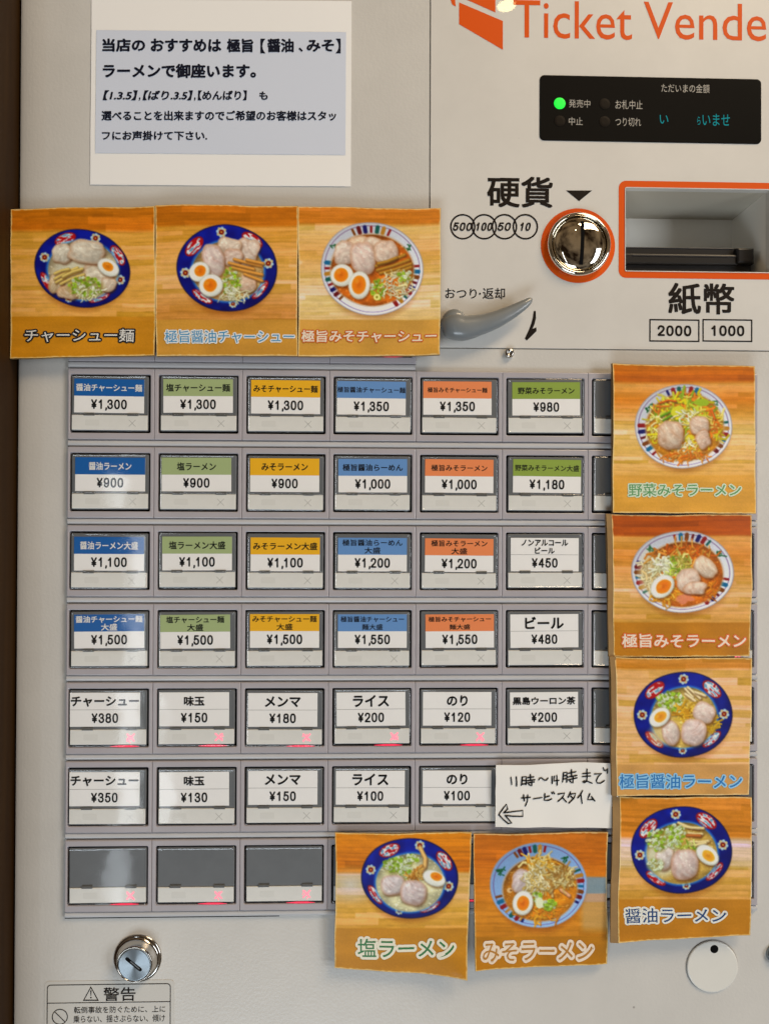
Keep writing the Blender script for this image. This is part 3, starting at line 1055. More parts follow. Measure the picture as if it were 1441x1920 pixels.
class Sheet:
    """a curved sheet whose four corners are given by photo positions at height d; curl(u,v) adds height"""
    def __init__(self, corners, d, bend):
        self.c = [np.array(W(x, y, d)) for x, y in corners]   # TL TR BR BL
        self.pc = [np.array(p, float) for p in corners]
        self.d, self.bend = d, bend
        self.wob = 1.0
    def xy(self, u, v):
        a, b, c, e = self.c
        u, v = np.asarray(u)[..., None], np.asarray(v)[..., None]
        p = a * (1 - u) * (1 - v) + b * u * (1 - v) + c * u * v + e * (1 - u) * v
        k = self.c[0][0] * .013
        wx = np.sin(6.1 * v + k) * (.6 + .5 * np.cos(3 * u + k)) + .3 * np.sin(17 * v + 3 * k)
        wy = np.sin(6.7 * u + 2 * k) * (.6 + .5 * np.cos(3 * v)) + .3 * np.sin(19 * u + k)
        return p + self.wob * np.concatenate([wx, wy], -1)
    def pxy(self, u, v):
        a, b, c, e = self.pc
        u, v = np.asarray(u)[..., None], np.asarray(v)[..., None]
        return a * (1 - u) * (1 - v) + b * u * (1 - v) + c * u * v + e * (1 - u) * v
    def uv(self, px, py):
        u, v = 0.5, 0.5
        for _ in range(6):
            p = self.pxy(u, v)
            e = np.array([px, py]) - p
            du = (self.pxy(u + 1e-3, v) - p) / 1e-3
            dv = (self.pxy(u, v + 1e-3) - p) / 1e-3
            s = np.linalg.solve(np.stack([du, dv], 1), e)
            u, v = u + s[0], v + s[1]
        return u, v
    def edge(self, u, v):
        """uneven, slightly wavy cut edges"""
        return 0
    def pos(self, u, v, off=0.0):
        p = self.xy(u, v)
        h = self.d + self.bend(u, v) + off
        return np.stack([p[..., 0] * S, -h * S, -p[..., 1] * S], -1)
    def grid(self, nu, nv, off=0.0):
        u, v = np.meshgrid(np.linspace(0, 1, nu), np.linspace(0, 1, nv))
        return u, v, self.pos(u, v, off)
    def mapping(self, off):
        def f(X, Y, d):
            u, v = self.uv(X, Y)
            return tuple(self.pos(u, v, off + d))
        return f

def grid_mesh(name, P, cols=None):
    nv, nu = P.shape[:2]
    me = bpy.data.meshes.new(name)
    idx = np.arange(nu * nv).reshape(nv, nu)
    q = np.stack([idx[:-1, :-1], idx[1:, :-1], idx[1:, 1:], idx[:-1, 1:]], -1).reshape(-1, 4)
    me.vertices.add(nu * nv)
    me.vertices.foreach_set('co', P.reshape(-1).astype(np.float32))
    me.loops.add(q.size)
    me.loops.foreach_set('vertex_index', q.reshape(-1).astype(np.int32))
    me.polygons.add(len(q))
    me.polygons.foreach_set('loop_start', np.arange(0, q.size, 4, dtype=np.int32))
    me.update(calc_edges=True)
    if cols is not None:
        a = me.color_attributes.new('print', 'FLOAT_COLOR', 'POINT')
        rgba = np.ones((nu * nv, 4), np.float32)
        rgba[:, :3] = cols.reshape(-1, 3)
        a.data.foreach_set('color', rgba.reshape(-1))
    return me

def board_mesh(sh, th, n=14, grow=0.0, gl=0.0):
    """a slab following the sheet, its front just behind the print"""
    u, v = np.meshgrid(np.linspace(-grow - gl, 1 + grow, n), np.linspace(-grow, 1 + grow, n))
    F_ = sh.pos(u, v, -0.5).reshape(-1, 3)
    B_ = sh.pos(u, v, -0.5 - th).reshape(-1, 3)
    idx = np.arange(n * n).reshape(n, n)
    fs = []
    for a in range(n - 1):
        for b in range(n - 1):
            fs.append((idx[a, b], idx[a + 1, b], idx[a + 1, b + 1], idx[a, b + 1]))
            fs.append(tuple(n * n + q for q in (idx[a, b + 1], idx[a + 1, b + 1], idx[a + 1, b], idx[a, b])))
    rim = list(idx[0, :]) + list(idx[1:, -1]) + list(idx[-1, -2::-1]) + list(idx[-2:0, 0])
    for i in range(len(rim)):
        a, b = rim[i], rim[(i + 1) % len(rim)]
        fs.append((a, b, b + n * n, a + n * n))
    return mesh('backing_board', [tuple(p) for p in np.concatenate([F_, B_])], [tuple(int(i) for i in f) for f in fs])

# ------------------------------------------------------------------ painter for the printed food photographs
class Paint:
    def __init__(self, PX, PY, ox, oy, sc, seed):
        self.X, self.Y = (PX - ox) * sc, (PY - oy) * sc     # close-up coordinates
        self.k = sc
        self.im = np.zeros(PX.shape + (3,))
        self.seed = seed
        self.r = np.random.default_rng(seed)
        self.xr, self.yr = self.X[self.X.shape[0] // 2], self.Y[:, self.Y.shape[1] // 2]
    def sl(self, x0, y0, x1, y1):
        m = 10 * self.k
        j0, j1 = np.searchsorted(self.xr, x0 - m), np.searchsorted(self.xr, x1 + m)
        i0, i1 = np.searchsorted(self.yr, y0 - m), np.searchsorted(self.yr, y1 + m)
        return slice(i0, max(i1, i0 + 1)), slice(j0, max(j1, j0 + 1))
    def over(self, s, mask, col):
        a = np.clip(mask, 0, 1)[..., None]
        self.im[s] = self.im[s] * (1 - a) + np.asarray(col) * a
    def ell(self, cx, cy, rx, ry, rot=0, noise=0, nseed=0, pad=1.3):
        s = self.sl(cx - max(rx, ry) * pad, cy - max(rx, ry) * pad, cx + max(rx, ry) * pad, cy + max(rx, ry) * pad)
        x, y = self.X[s] - cx, self.Y[s] - cy
        a = math.radians(rot)
        u, v = x * math.cos(a) + y * math.sin(a), -x * math.sin(a) + y * math.cos(a)
        q = np.sqrt((u / rx) ** 2 + (v / ry) ** 2)
        if noise:
            th = np.arctan2(v / ry, u / rx)
            rr_ = np.random.default_rng(self.seed * 97 + nseed + 5)
            w = 0
            for k in range(2, 6):
                w = w + rr_.normal() * np.cos(k * th + rr_.random() * 6.3) / k
            q = q - noise * w
        return s, (q - 1) * min(rx, ry), (u / rx, v / ry), q
    def aa(self, d, w=1.0):
        return np.clip(0.5 - d / (w * self.k), 0, 1)
    def fill(self, cx, cy, rx, ry, col, rot=0, soft=1.0, alpha=1.0, noise=0, nseed=0):
        s, d, _, _ = self.ell(cx, cy, rx, ry, rot, noise, nseed)
        self.over(s, self.aa(d, soft) * alpha, col)
    def line(self, pts, w, col, alpha=1.0, soft=1.0):
        P = np.array(pts, float)
        s = self.sl(P[:, 0].min() - w, P[:, 1].min() - w, P[:, 0].max() + w, P[:, 1].max() + w)
        x, y = self.X[s], self.Y[s]
        D = np.full(x.shape, 1e9)
        for a, b in zip(P[:-1], P[1:]):
            ab = b - a
            t = np.clip(((x - a[0]) * ab[0] + (y - a[1]) * ab[1]) / (ab @ ab + 1e-9), 0, 1)
            D = np.minimum(D, np.hypot(x - a[0] - t * ab[0], y - a[1] - t * ab[1]))
        self.over(s, self.aa(D - w / 2, soft) * alpha, col)
    def wood(self, tones, y0, y1, stripes=None):
        """horizontal butcher-block staves; tones = list of (v, rgb) down the picture"""
        X, Y, k = self.X, self.Y, self.k
        H = y1 - y0
        v = (Y - y0) / H
        vs = [t[0] for t in tones]
        base = np.stack([np.interp(v, vs, [t[1][i] for t in tones]) for i in range(3)], -1) / 255.0
        r = np.random.default_rng(self.seed + 300)
        edges = [y0 - 10 * k]
        while edges[-1] < y1 + 40 * k:
            edges.append(edges[-1] + r.uniform(6, 15) * k)
        row = np.searchsorted(edges, Y)
        off = r.random(len(edges) + 2) * 200
        seg = np.floor((X / k + off[np.clip(row, 0, len(edges))]) / 120.0).astype(int)
        tab = r.normal(size=(len(edges) + 2, 64))
        tint = tab[np.clip(row, 0, len(edges)), seg % 64]
        gr = .6 * vnoise(X, Y, 70 * k, 2.4 * k, self.seed + 1) + .4 * vnoise(X, Y, 26 * k, 1.5 * k, self.seed + 5) - .5
        gr2 = vnoise(X, Y, 12 * k, 5 * k, self.seed + 2) - .5
        m = 1 + 0.045 * tint + 0.17 * gr + 0.07 * gr2
        c = base * m[..., None]
        c[..., 2] *= 1 + 0.12 * tint + .25 * gr
        e = np.array(edges)
        dist = np.min(np.abs(Y[..., None] - e[None, None, :]), -1)
        c *= (1 - 0.09 * np.clip(1 - dist / (0.8 * k), 0, 1))[..., None]
        self.im[:] = np.clip(c, 0, 1)
    def bowl_shadow(self, cx, cy, rx, ry):
        s, d, _, q = self.ell(cx + 2 * self.k, cy + 9 * self.k, rx * .93, ry * .98)
        self.over(s, np.clip((1.08 - q) / .22, 0, 1) * .55, (0.48, 0.22, 0.04))
    def flower(self, x, y, r):
        for i in range(8):
            a = i * math.pi / 4 + .2
            self.fill(x + r * .60 * math.cos(a), y + r * .60 * math.sin(a), r * .26, r * .26, (.80, .74, .56) if i % 2 else (.72, .80, .82), soft=.8)
        self.fill(x, y, r * .42, r * .42, (.50, .10, .06), soft=.9)
        self.fill(x, y, r * .13, r * .13, (.9, .7, .3), soft=.8)
    def medal(self, x, y, rx, ry, rot, cut):
        s, d, (u, v), q = self.ell(x, y, rx, ry, rot)
        n = vnoise(u * 50, v * 50, 17, 9, self.seed + int(x))
        col = np.where(n[..., None] > .60, np.array([.70, .10, .12]), np.where(n[..., None] < .33, np.array([.45, .62, .72]), np.array([.90, .87, .85])))
        a = self.aa(d) * cut(s)
        self.over(s, a, (.62, .10, .13))
        self.im[s] = self.im[s] * (1 - (a * (q < .84))[..., None]) + col * (a * (q < .84))[..., None]
    def blue_bowl(self, o, i, phase, soup, cyan=(.30, .62, .85)):
        cx, cy, rx, ry, rot = o
        self.bowl_shadow(cx, cy, rx, ry)
        s, d, (u, v), q = self.ell(cx, cy, rx, ry, rot)
        sh = 0.92 + 0.35 * np.clip(-(u * .4 + v * .7), -.6, 1) * .5
        n = vnoise(self.X[s], self.Y[s], 14 * self.k, 14 * self.k, self.seed + 9)
        col = np.stack([0.01 + 0.03 * n, 0.06 + 0.09 * n, 0.44 + 0.16 * n], -1) * sh[..., None]
        self.over(s, self.aa(d), (.03, .05, .25))
        self.over(s, self.aa(d + 1.6 * self.k), col)
        icx, icy, irx, iry = i
        def cut(sl_):
            x, y = self.X[sl_] - cx, self.Y[sl_] - cy
            a = math.radians(rot)
            uu, vv = x * math.cos(a) + y * math.sin(a), -x * math.sin(a) + y * math.cos(a)
            return (np.hypot(uu / rx, vv / ry) < .985).astype(float)
        for j in range(4):
            a = math.radians(-45 + phase + 90 * j)
            kx, ky = .82, .82
            x, y = cx + rx * kx * math.cos(a), cy + ry * ky * math.sin(a)
            ang = math.degrees(math.atan2(ry * math.cos(a), -rx * math.sin(a)))
            self.medal(x, y, rx * .235, ry * .15 if math.sin(a) < 0 else ry * .105, ang, cut)
            a = math.radians(phase + 90 * j)
            x, y = cx + rx * .83 * math.cos(a), cy + ry * .83 * math.sin(a)
            self.flower(x, y, rx * (.125 if math.sin(a) < .5 else .10))
        self.fill(icx, icy, irx * 1.05, iry * 1.05, cyan, soft=5, alpha=.8)
        self.soup(icx, icy, irx, iry, soup)
    def white_bowl(self, o, i, soup, groups, dragons, tint=(1, 1, 1)):
        cx, cy, rx, ry, rot = o
        self.bowl_shadow(cx, cy, rx, ry)
        tint = np.array(tint)
        s, d, (u, v), q = self.ell(cx, cy, rx, ry, rot)
        g = 0.80 + .10 * np.clip(v, -1, 1) + .05 * u
        col = g[..., None] * np.array([.98, .97, 1.0]) * tint
        self.over(s, self.aa(d), (.62, .58, .62))
        self.over(s, self.aa(d + 1.5 * self.k), np.clip(col + .08, 0, 1))
        self.over(s, self.aa(np.abs(d + .065 * rx) - .5 * self.k, .8), (.42, .25, .45))
        for (a0, a1, n) in groups:
            n = max(5, int(n * .72))
            for j in range(n):
                a = math.radians(a0 + (a1 - a0) * (j + .5) / n)
                col = [(.62, .12, .12), (.10, .45, .62), (.55, .30, .10), (.45, .10, .12), (.12, .12, .42), (.62, .12, .12), (.10, .40, .36), (.80, .55, .20)][(j + int(a0)) % 8]
                p = [(cx + rx * f_ * math.cos(a), cy + ry * f_ * math.sin(a)) for f_ in (.80, .905)]
                self.line(p, 7.8 * self.k * (1.0 if j % 3 else .6), np.array(col) * .9)
        for a in dragons:
            a = math.radians(a)
            x, y = cx + rx * .82 * math.cos(a), cy + ry * .82 * math.sin(a)
            for _ in range(10):
                dx, dy = self.r.normal(size=2) * 3.2 * self.k
                self.line([(x + dx, y + dy), (x + dx + self.r.normal() * 4 * self.k, y + dy + self.r.normal() * 3 * self.k)], 2.3 * self.k, (.06, .32, .14), .9)
        icx, icy, irx, iry = i
        self.fill(icx, icy, irx * 1.04, iry * 1.04, (.78, .62, .45), soft=3, alpha=.7)
        self.soup(icx, icy, irx, iry, soup)
    def soup(self, cx, cy, rx, ry, col, noodles=.5):
        s, d, (u, v), q = self.ell(cx, cy, rx, ry)
        x, y = self.X[s], self.Y[s]
        n = vnoise(x, y, 16 * self.k, 10 * self.k, self.seed + 3)
        n2 = vnoise(x + 9 * self.k * n, y, 9 * self.k, 2.6 * self.k, self.seed + 4)
        rid = np.clip(1 - np.abs(n2 - .5) * 7, 0, 1)
        c = np.array(col) * (0.82 + .34 * n[..., None])
        c = c + rid[..., None] * np.array([.16, .14, .07]) * noodles
        c = c * (1 - .22 * np.clip((q - .75) * 3, 0, 1))[..., None]
        c = c * (1 - .35 * np.clip(-(v * .8 + u * .3) * np.clip((q - .55) * 2.5, 0, 1), 0, 1))[..., None]
        gl = np.clip((vnoise(x, y, 3.2 * self.k, 2.2 * self.k, self.seed + 8) - .80) * 9, 0, 1)
        c = c + gl[..., None] * .22
        self.over(s, self.aa(d, 1.6), np.clip(c, 0, 1))
    def pork(self, cx, cy, rx, ry, rot=0, col=(.84, .72, .68), noise=.10, seed=0):
        """a braised slice: squarish ragged outline, lean and fat streaks, glossy wet edge"""
        rx, ry = rx * 1.02, ry * 1.02
        k = self.k
        r_ = np.random.default_rng(self.seed * 31 + seed)
        s = self.sl(cx - max(rx, ry) * 1.5, cy - max(rx, ry) * 1.5, cx + max(rx, ry) * 1.5, cy + max(rx, ry) * 1.5)
        x, y = self.X[s], self.Y[s]
        a = math.radians(rot)
        def q_at(dx, dy):
            X_, Y_ = x - cx - dx, y - cy - dy
            u, v = (X_ * math.cos(a) + Y_ * math.sin(a)) / rx, (-X_ * math.sin(a) + Y_ * math.cos(a)) / ry
            th = np.arctan2(v, u)
            w = sum(c * np.cos(m_ * th + f) for m_, c, f in par)
            e = 2.55
            return (np.abs(u) ** e + np.abs(v) ** e) ** (1 / e) * (1 + noise * .8 * w), u, v
        par = [(m_, r_.normal() / m_ ** .9 * 1.1, r_.random() * 6.3) for m_ in (2, 3, 4, 5, 7, 9)]
        q, u, v = q_at(2.0 * k, 3.2 * k)
        self.over(s, np.clip((1.12 - q) / .2, 0, 1) * .55, (.32, .15, .05))
        q, u, v = q_at(0, 0)
        d = (q - 1) * min(rx, ry)
        base = np.array(col) * .62 + np.array([.88, .77, .66]) * .38
        ph = r_.random() * 3.1
        wu = u * math.cos(ph) + v * math.sin(ph)
        wv = -u * math.sin(ph) + v * math.cos(ph)
        n = vnoise(x, y, 6 * k, 6 * k, self.seed + 20 + seed)
        bend_ = wv + .35 * wu * wu + .5 * (vnoise(x, y, 18 * k, 18 * k, self.seed + 33 + seed) - .5)
        st = vnoise(wu * 9, bend_ * 34, 5, 5, self.seed + 44 + seed)
        c = base * (.91 + .13 * n)[..., None]
        c = c + np.clip((st - .58) * 3.5, 0, 1)[..., None] * (np.array([.97, .92, .84]) - c) * .38
        c = c - np.clip((.34 - st) * 3.5, 0, 1)[..., None] * np.array([.10, .17, .20]) * .45
        # warm sauce-stained rim and light rolling over the slice
        c = c + np.clip((q - .74) * 3.4, 0, 1)[..., None] * (np.array([.70, .46, .30]) - c) * .5
        c = c * (1.04 - .20 * np.clip(v * .7 + u * .4 + .2, 0, 1))[..., None]
        gl = np.clip((vnoise(x, y, 4 * k, 2.6 * k, self.seed + 77 + seed) - .76) * 7, 0, 1) * (q < .85)
        c = c + gl[..., None] * .10
        self.over(s, self.aa(d, 2.0), np.clip(c, 0, 1))
    def egg(self, cx, cy, rx, ry, rot=0, yx=0, yy=0, ys=.55, tone=(.95, .50, .10)):
        self.fill(cx + 1.5 * self.k, cy + 3 * self.k, rx * 1.03, ry * 1.03, (.34, .17, .05), rot, soft=4, alpha=.5)
        s, d, (u, v), q = self.ell(cx, cy, rx, ry, rot)
        c = np.array([.96, .94, .88]) * (1 - .13 * np.clip(v * .8 + u * .2, 0, 1) - .12 * np.clip((q - .8) * 4, 0, 1))[..., None]
        self.over(s, self.aa(d, 1.8), c * .93)
        self.over(s, self.aa(d + 1.2 * self.k, 2), c)
        s, d, (u, v), q = self.ell(cx + yx, cy + yy, rx * ys, ry * ys, rot, .03, 3)
        c = np.array(tone) * (1.08 - .24 * np.clip(1 - q * 1.1, 0, 1))[..., None]
        c = c + (np.hypot(u + .3, v + .35) < .28)[..., None] * .07
        self.over(s, self.aa(d, 1.6), np.clip(c, 0, 1))
    def menma(self, pts, w, col=(.80, .60, .34)):
        P = [(x + 1.2 * self.k, y + 2.2 * self.k) for x, y in pts]
        self.line(P, w * 1.1, (.34, .17, .05), .5, 2.5)
        self.line(pts, w, np.array(col) * .72)
        self.line([(x - .4 * self.k, y - .6 * self.k) for x, y in pts], w * .7, col, 1, 1.2)
        self.line([(x - .6 * self.k, y - 1.2 * self.k) for x, y in pts], w * .22, np.clip(np.array(col) * 1.2, 0, 1), .8, 1.0)
    def leeks(self, cx, cy, rx, ry, n, green=.5):
        self.fill(cx, cy + 1.5 * self.k, rx, ry, (.55, .52, .20), soft=8, alpha=.55, noise=.15, nseed=7)
        for _ in range(n):
            a, t = self.r.random() * 6.283, math.sqrt(self.r.random())
            x, y = cx + rx * t * math.cos(a), cy + ry * t * math.sin(a)
            R0 = self.r.uniform(2.2, 4.2) * self.k
            e = self.r.uniform(.5, 1)
            ro = self.r.random() * 180
            if self.r.random() < green:
                c = np.array([.62, .74, .22]) * self.r.uniform(.75, 1.15)
            else:
                c = np.array([.90, .92, .78]) * self.r.uniform(.85, 1.05)
            self.fill(x + .6 * self.k, y + 1.1 * self.k, R0, R0 * e, (.36, .34, .10), ro, 1.4, .45)
            self.fill(x, y, R0, R0 * e, np.clip(c, 0, 1), ro)
            self.fill(x, y, R0 * .45, R0 * e * .42, c * .72, ro, alpha=.8)
    def shreds(self, cx, cy, rx, ry, n, cols, L=14, w=1.9):
        for _ in range(n):
            a, t = self.r.random() * 6.283, math.sqrt(self.r.random())
            x, y = cx + rx * t * math.cos(a), cy + ry * t * math.sin(a)
            th = self.r.random() * 6.283
            b = self.r.normal() * .8
            l = L * self.k * self.r.uniform(.4, 1)
            p = [(x, y), (x + l * .5 * math.cos(th), y + l * .5 * math.sin(th)), (x + l * .5 * math.cos(th) + l * .5 * math.cos(th + b), y + l * .5 * math.sin(th) + l * .5 * math.sin(th + b))]
            c = np.array(cols[self.r.integers(len(cols))]) * self.r.uniform(.85, 1.1)
            self.line([(q_[0] + .6 * self.k, q_[1] + 1.2 * self.k) for q_ in p], w * self.k, (.35, .22, .06), .4, 1.6)
            self.line(p, w * self.k * self.r.uniform(.7, 1.3), np.clip(c, 0, 1))
    def band(self, y0, col, alpha=.86):
        m = self.aa(y0 - self.Y, 1.2) * alpha
        n = vnoise(self.X, self.Y, 40 * self.k, 22 * self.k, self.seed + 60)
        c = np.array(col) / 255.0 * (.93 + .14 * n)[..., None]
        self.im = self.im * (1 - m[..., None]) + c * m[..., None]

LT = [(.93, .92, .80), (.86, .84, .66), (.95, .93, .86)]
GRN = [(.50, .66, .18), (.72, .78, .30), (.85, .86, .50)]

def food_a(p):
    p.wood([(0, (200, 118, 24)), (.14, (196, 110, 20)), (.17, (222, 160, 72)), (.5, (228, 168, 88)), (1, (214, 150, 60))], 50, 770)
    p.blue_bowl((396, 343, 231, 188, 10), (398, 352, 168, 142), 20, (.80, .72, .58))
    p.fill(400, 370, 140, 110, (.80, .77, .68), soft=10, alpha=.8)
    p.pork(470, 380, 78, 60, 10, (.78, .74, .66), seed=4)
    p.pork(300, 272, 46, 48, 10, (.80, .78, .72), seed=1)
    p.pork(418, 262, 84, 58, 5, (.80, .77, .71), seed=2)
    p.pork(520, 420, 36, 34, 0, (.80, .72, .64), seed=3)
    p.pork(270, 410, 36, 52, 20, (.74, .62, .44), seed=5)
    p.pork(325, 460, 50, 32, 10, (.78, .64, .48), seed=6)
    for a in ((262, 395, 372, 340), (268, 412, 388, 356), (290, 420, 402, 372), (262, 370, 330, 348), (300, 385, 395, 345), (330, 420, 412, 388)):
        p.menma([(a[0], a[1]), ((a[0] + a[2]) / 2, (a[1] + a[3]) / 2 - 4), (a[2], a[3])], 13, (.84, .72, .42))
    p.leeks(410, 430, 82, 48, 70, .7)
    p.shreds(430, 460, 60, 34, 30, LT, 12)
    p.egg(520, 338, 55, 40, 30, -2, -5, .52, (.90, .52, .12))
    p.band(575, (196, 130, 30))
def food_b(p):
    p.wood([(0, (196, 112, 24)), (.13, (200, 116, 24)), (.15, (224, 156, 70)), (.5, (226, 172, 100)), (.7, (206, 140, 70)), (1, (206, 140, 60))], 36, 770)
    p.blue_bowl((1095, 342, 243, 209, 5), (1100, 357, 172, 145), -8, (.80, .64, .42))
    p.pork(1185, 262, 62, 66, 25, (.84, .76, .72), seed=1)
    p.pork(1105, 240, 58, 44, 15, (.84, .76, .70), seed=2)
    p.pork(1120, 290, 50, 40, 0, (.82, .70, .66), seed=6)
    p.pork(1030, 305, 52, 76, -15, (.86, .76, .76), seed=3)
    p.pork(1190, 415, 44, 42, 20, (.86, .70, .60), seed=5)
    for a in ((1105, 318, 1225, 345), (1130, 300, 1262, 330), (1120, 340, 1265, 372), (1190, 300, 1270, 318), (1180, 370, 1265, 402)):
        p.menma([(a[0], a[1]), (a[2], a[3])], 15, (.84, .58, .28))
    p.leeks(1118, 410, 46, 70, 60, .45)
    p.shreds(1120, 470, 80, 26, 46, LT, 16)
    p.egg(962, 360, 52, 46, -35, 4, -4, .56)
    p.egg(1017, 426, 58, 54, -10, -4, -2, .58)
    p.band(590, (196, 142, 62))
def food_c(p):
    p.wood([(0, (206, 124, 40)), (.10, (204, 122, 36)), (.13, (232, 188, 120)), (.3, (226, 168, 92)), (.6, (236, 202, 150)), (1, (220, 170, 90))], 50, 770)
    p.white_bowl((402, 344, 247, 225, 3), (402, 350, 198, 172), (.86, .44, .12), [(-118, -62, 11), (-8, 62, 13), (130, 192, 12)], (-145, -32))
    p.pork(345, 235, 60, 46, -10, (.90, .76, .64), seed=7)
    p.pork(270, 270, 50, 58, 10, (.86, .76, .72), seed=1)
    p.pork(410, 230, 50, 40, 0, (.90, .78, .70), seed=2)
    p.pork(358, 292, 60, 76, 3, (.88, .76, .74), seed=3)
    p.pork(470, 262, 58, 56, 5, (.86, .74, .68), seed=4)
    for a in ((420, 330, 560, 275), (425, 350, 580, 300), (440, 365, 590, 318), (430, 318, 520, 290), (470, 372, 590, 335)):
        p.menma([(a[0], a[1]), ((a[0] + a[2]) / 2, (a[1] + a[3]) / 2 + 4), (a[2], a[3])], 15, (.70, .50, .20))
    p.leeks(430, 440, 36, 52, 36, .7)
    p.shreds(525, 420, 74, 62, 130, LT + [(.96, .86, .62)], 13)
    p.leeks(560, 380, 34, 30, 18, .5)
    p.fill(425, 480, 16, 16, (.95, .90, .55))
    p.fill(425, 480, 6, 6, (.55, .50, .12))
    p.egg(256, 378, 56, 54, 0, -4, -2, .62)
    p.egg(340, 424, 52, 68, 5, -2, -2, .66)
    p.band(590, (204, 148, 66))
def food_d(p):
    p.wood([(0, (196, 112, 14)), (.12, (190, 98, 10)), (.15, (224, 160, 84)), (.25, (218, 132, 40)), (.45, (232, 190, 120)), (.75, (226, 170, 90)), (1, (222, 160, 70))], 40, 1225)
    p.white_bowl((760, 545, 388, 335, 2), (770, 552, 306, 268), (.86, .56, .14), [(-116, -68, 9), (-10, 46, 9), (128, 186, 9)], (-148, -40))
    p.shreds(765, 430, 250, 130, 150, [(.86, .78, .12), (.80, .80, .25), (.92, .84, .40), (.88, .50, .14), (.55, .66, .16)], 26, 3.4)
    p.shreds(540, 560, 70, 120, 50, [(.90, .86, .45), (.86, .80, .14), (.95, .90, .70)], 18, 2.6)
    p.shreds(1000, 560, 70, 130, 50, [(.86, .78, .12), (.92, .82, .45), (.88, .48, .14)], 22, 3.0)
    for a in ((580, 465, 650, 430, 735, 385), (600, 495, 680, 450, 745, 430)):
        p.menma([(a[0], a[1]), (a[2], a[3]), (a[4], a[5])], 16, (.42, .60, .12))
    p.menma([(570, 360), (640, 335), (700, 345)], 13, (.88, .40, .12))
    p.menma([(985, 420), (1010, 490)], 16, (.90, .42, .12))
    p.fill(720, 430, 60, 48, (.84, .80, .22), noise=.2, nseed=3)
    p.fill(905, 360, 60, 30, (.62, .70, .18), noise=.2, nseed=4)
    p.shreds(790, 480, 80, 60, 46, LT + [(.90, .84, .40)], 18, 2.2)
    p.fill(800, 640, 38, 34, (.88, .80, .20), noise=.2, nseed=5)
    p.shreds(790, 720, 120, 60, 60, [(.96, .88, .66), (.86, .78, .2), (.95, .92, .82)], 20, 2.2)
    p.shreds(770, 780, 200, 34, 70, [(.90, .52, .16), (.86, .44, .10), (.92, .62, .26)], 16, 2.2)
    p.pork(655, 612, 108, 104, 5, (.84, .70, .60), .06, seed=1)
    p.pork(885, 540, 78, 72, 0, (.84, .70, .62), .10, seed=2)
    p.pork(915, 650, 56, 72, -25, (.86, .70, .62), .12, seed=3)
    p.band(935, (216, 156, 66), .8)
def food_e(p):
    p.wood([(0, (178, 84, 14)), (.15, (176, 84, 14)), (.17, (222, 158, 82)), (.3, (214, 138, 54)), (.55, (230, 176, 110)), (1, (196, 130, 40))], 95, 1225)
    p.white_bowl((750, 557, 405, 325, 3), (757, 578, 310, 258), (.84, .44, .10), [(-104, -50, 10), (8, 62, 9), (142, 200, 10)], (-138, -30))
    p.fill(480, 560, 70, 150, (.90, .82, .66), soft=14, alpha=.8)
    p.shreds(500, 560, 70, 120, 90, [(.95, .88, .70), (.90, .78, .55)], 20, 2.6)
    p.shreds(740, 420, 240, 60, 70, [(.86, .50, .14), (.92, .66, .30), (.80, .38, .08)], 24, 2.6)
    p.menma([(560, 400), (620, 420)], 22, (.88, .56, .24))
    p.shreds(735, 500, 90, 60, 90, [(.80, .72, .34), (.64, .62, .22), (.93, .86, .55)], 20, 2.4)
    p.leeks(650, 480, 60, 50, 40, .75)
    p.shreds(590, 510, 60, 46, 60, LT, 20, 3.2)
    p.shreds(700, 570, 70, 40, 30, GRN, 18, 2.4)
    p.shreds(620, 740, 110, 60, 60, [(.92, .62, .16), (.95, .74, .3)], 20, 2.4)
    p.shreds(940, 700, 80, 60, 40, [(.90, .56, .14), (.82, .42, .08)], 20, 2.4)
    p.fill(770, 770, 70, 40, (.90, .55, .45), alpha=.8, noise=.2, nseed=2, soft=3)
    p.pork(930, 525, 96, 72, 38, (.90, .78, .68), .08, seed=1)
    p.pork(795, 625, 92, 92, 0, (.88, .76, .70), .10, seed=2)
    p.pork(850, 690, 88, 50, 8, (.90, .74, .66), .12, seed=3)
    p.egg(592, 672, 105, 82, -45, 8, 0, .62)
    p.band(960, (186, 120, 30))
def food_f(p):
    p.wood([(0, (206, 140, 60)), (.08, (200, 128, 40)), (.1, (226, 170, 104)), (.5, (228, 178, 116)), (1, (222, 162, 90))], 45, 1150)
    p.blue_bowl((755, 505, 393, 340, 2), (762, 528, 262, 240), 0, (.82, .68, .36))
    p.fill(600, 660, 110, 80, (.86, .76, .55), soft=14, alpha=.8)
    for a in ((770, 300, 830, 370), (790, 290, 890, 380), (850, 330, 930, 360), (770, 340, 850, 400)):
        p.menma([(a[0], a[1]), (a[2], a[3])], 22, (.92, .80, .62))
    p.leeks(645, 385, 105, 66, 90, .6)
    p.leeks(710, 440, 60, 60, 50, .45)
    p.shreds(790, 480, 80, 50, 60, [(.86, .66, .16), (.92, .76, .30), (.80, .56, .10)], 22, 2.8)
    p.shreds(980, 600, 40, 60, 30, [(.86, .70, .2), (.80, .62, .14)], 22, 2.8)
    p.pork(920, 492, 88, 80, 30, (.88, .78, .76), .06, seed=1)
    p.pork(655, 645, 66, 98, -20, (.88, .78, .76), .07, seed=2)
    p.pork(838, 645, 100, 102, 10, (.88, .78, .78), .05, seed=3)
    p.egg(565, 522, 92, 68, -40, 6, -4, .58, (.95, .62, .20))
    p.band(900, (200, 148, 88))
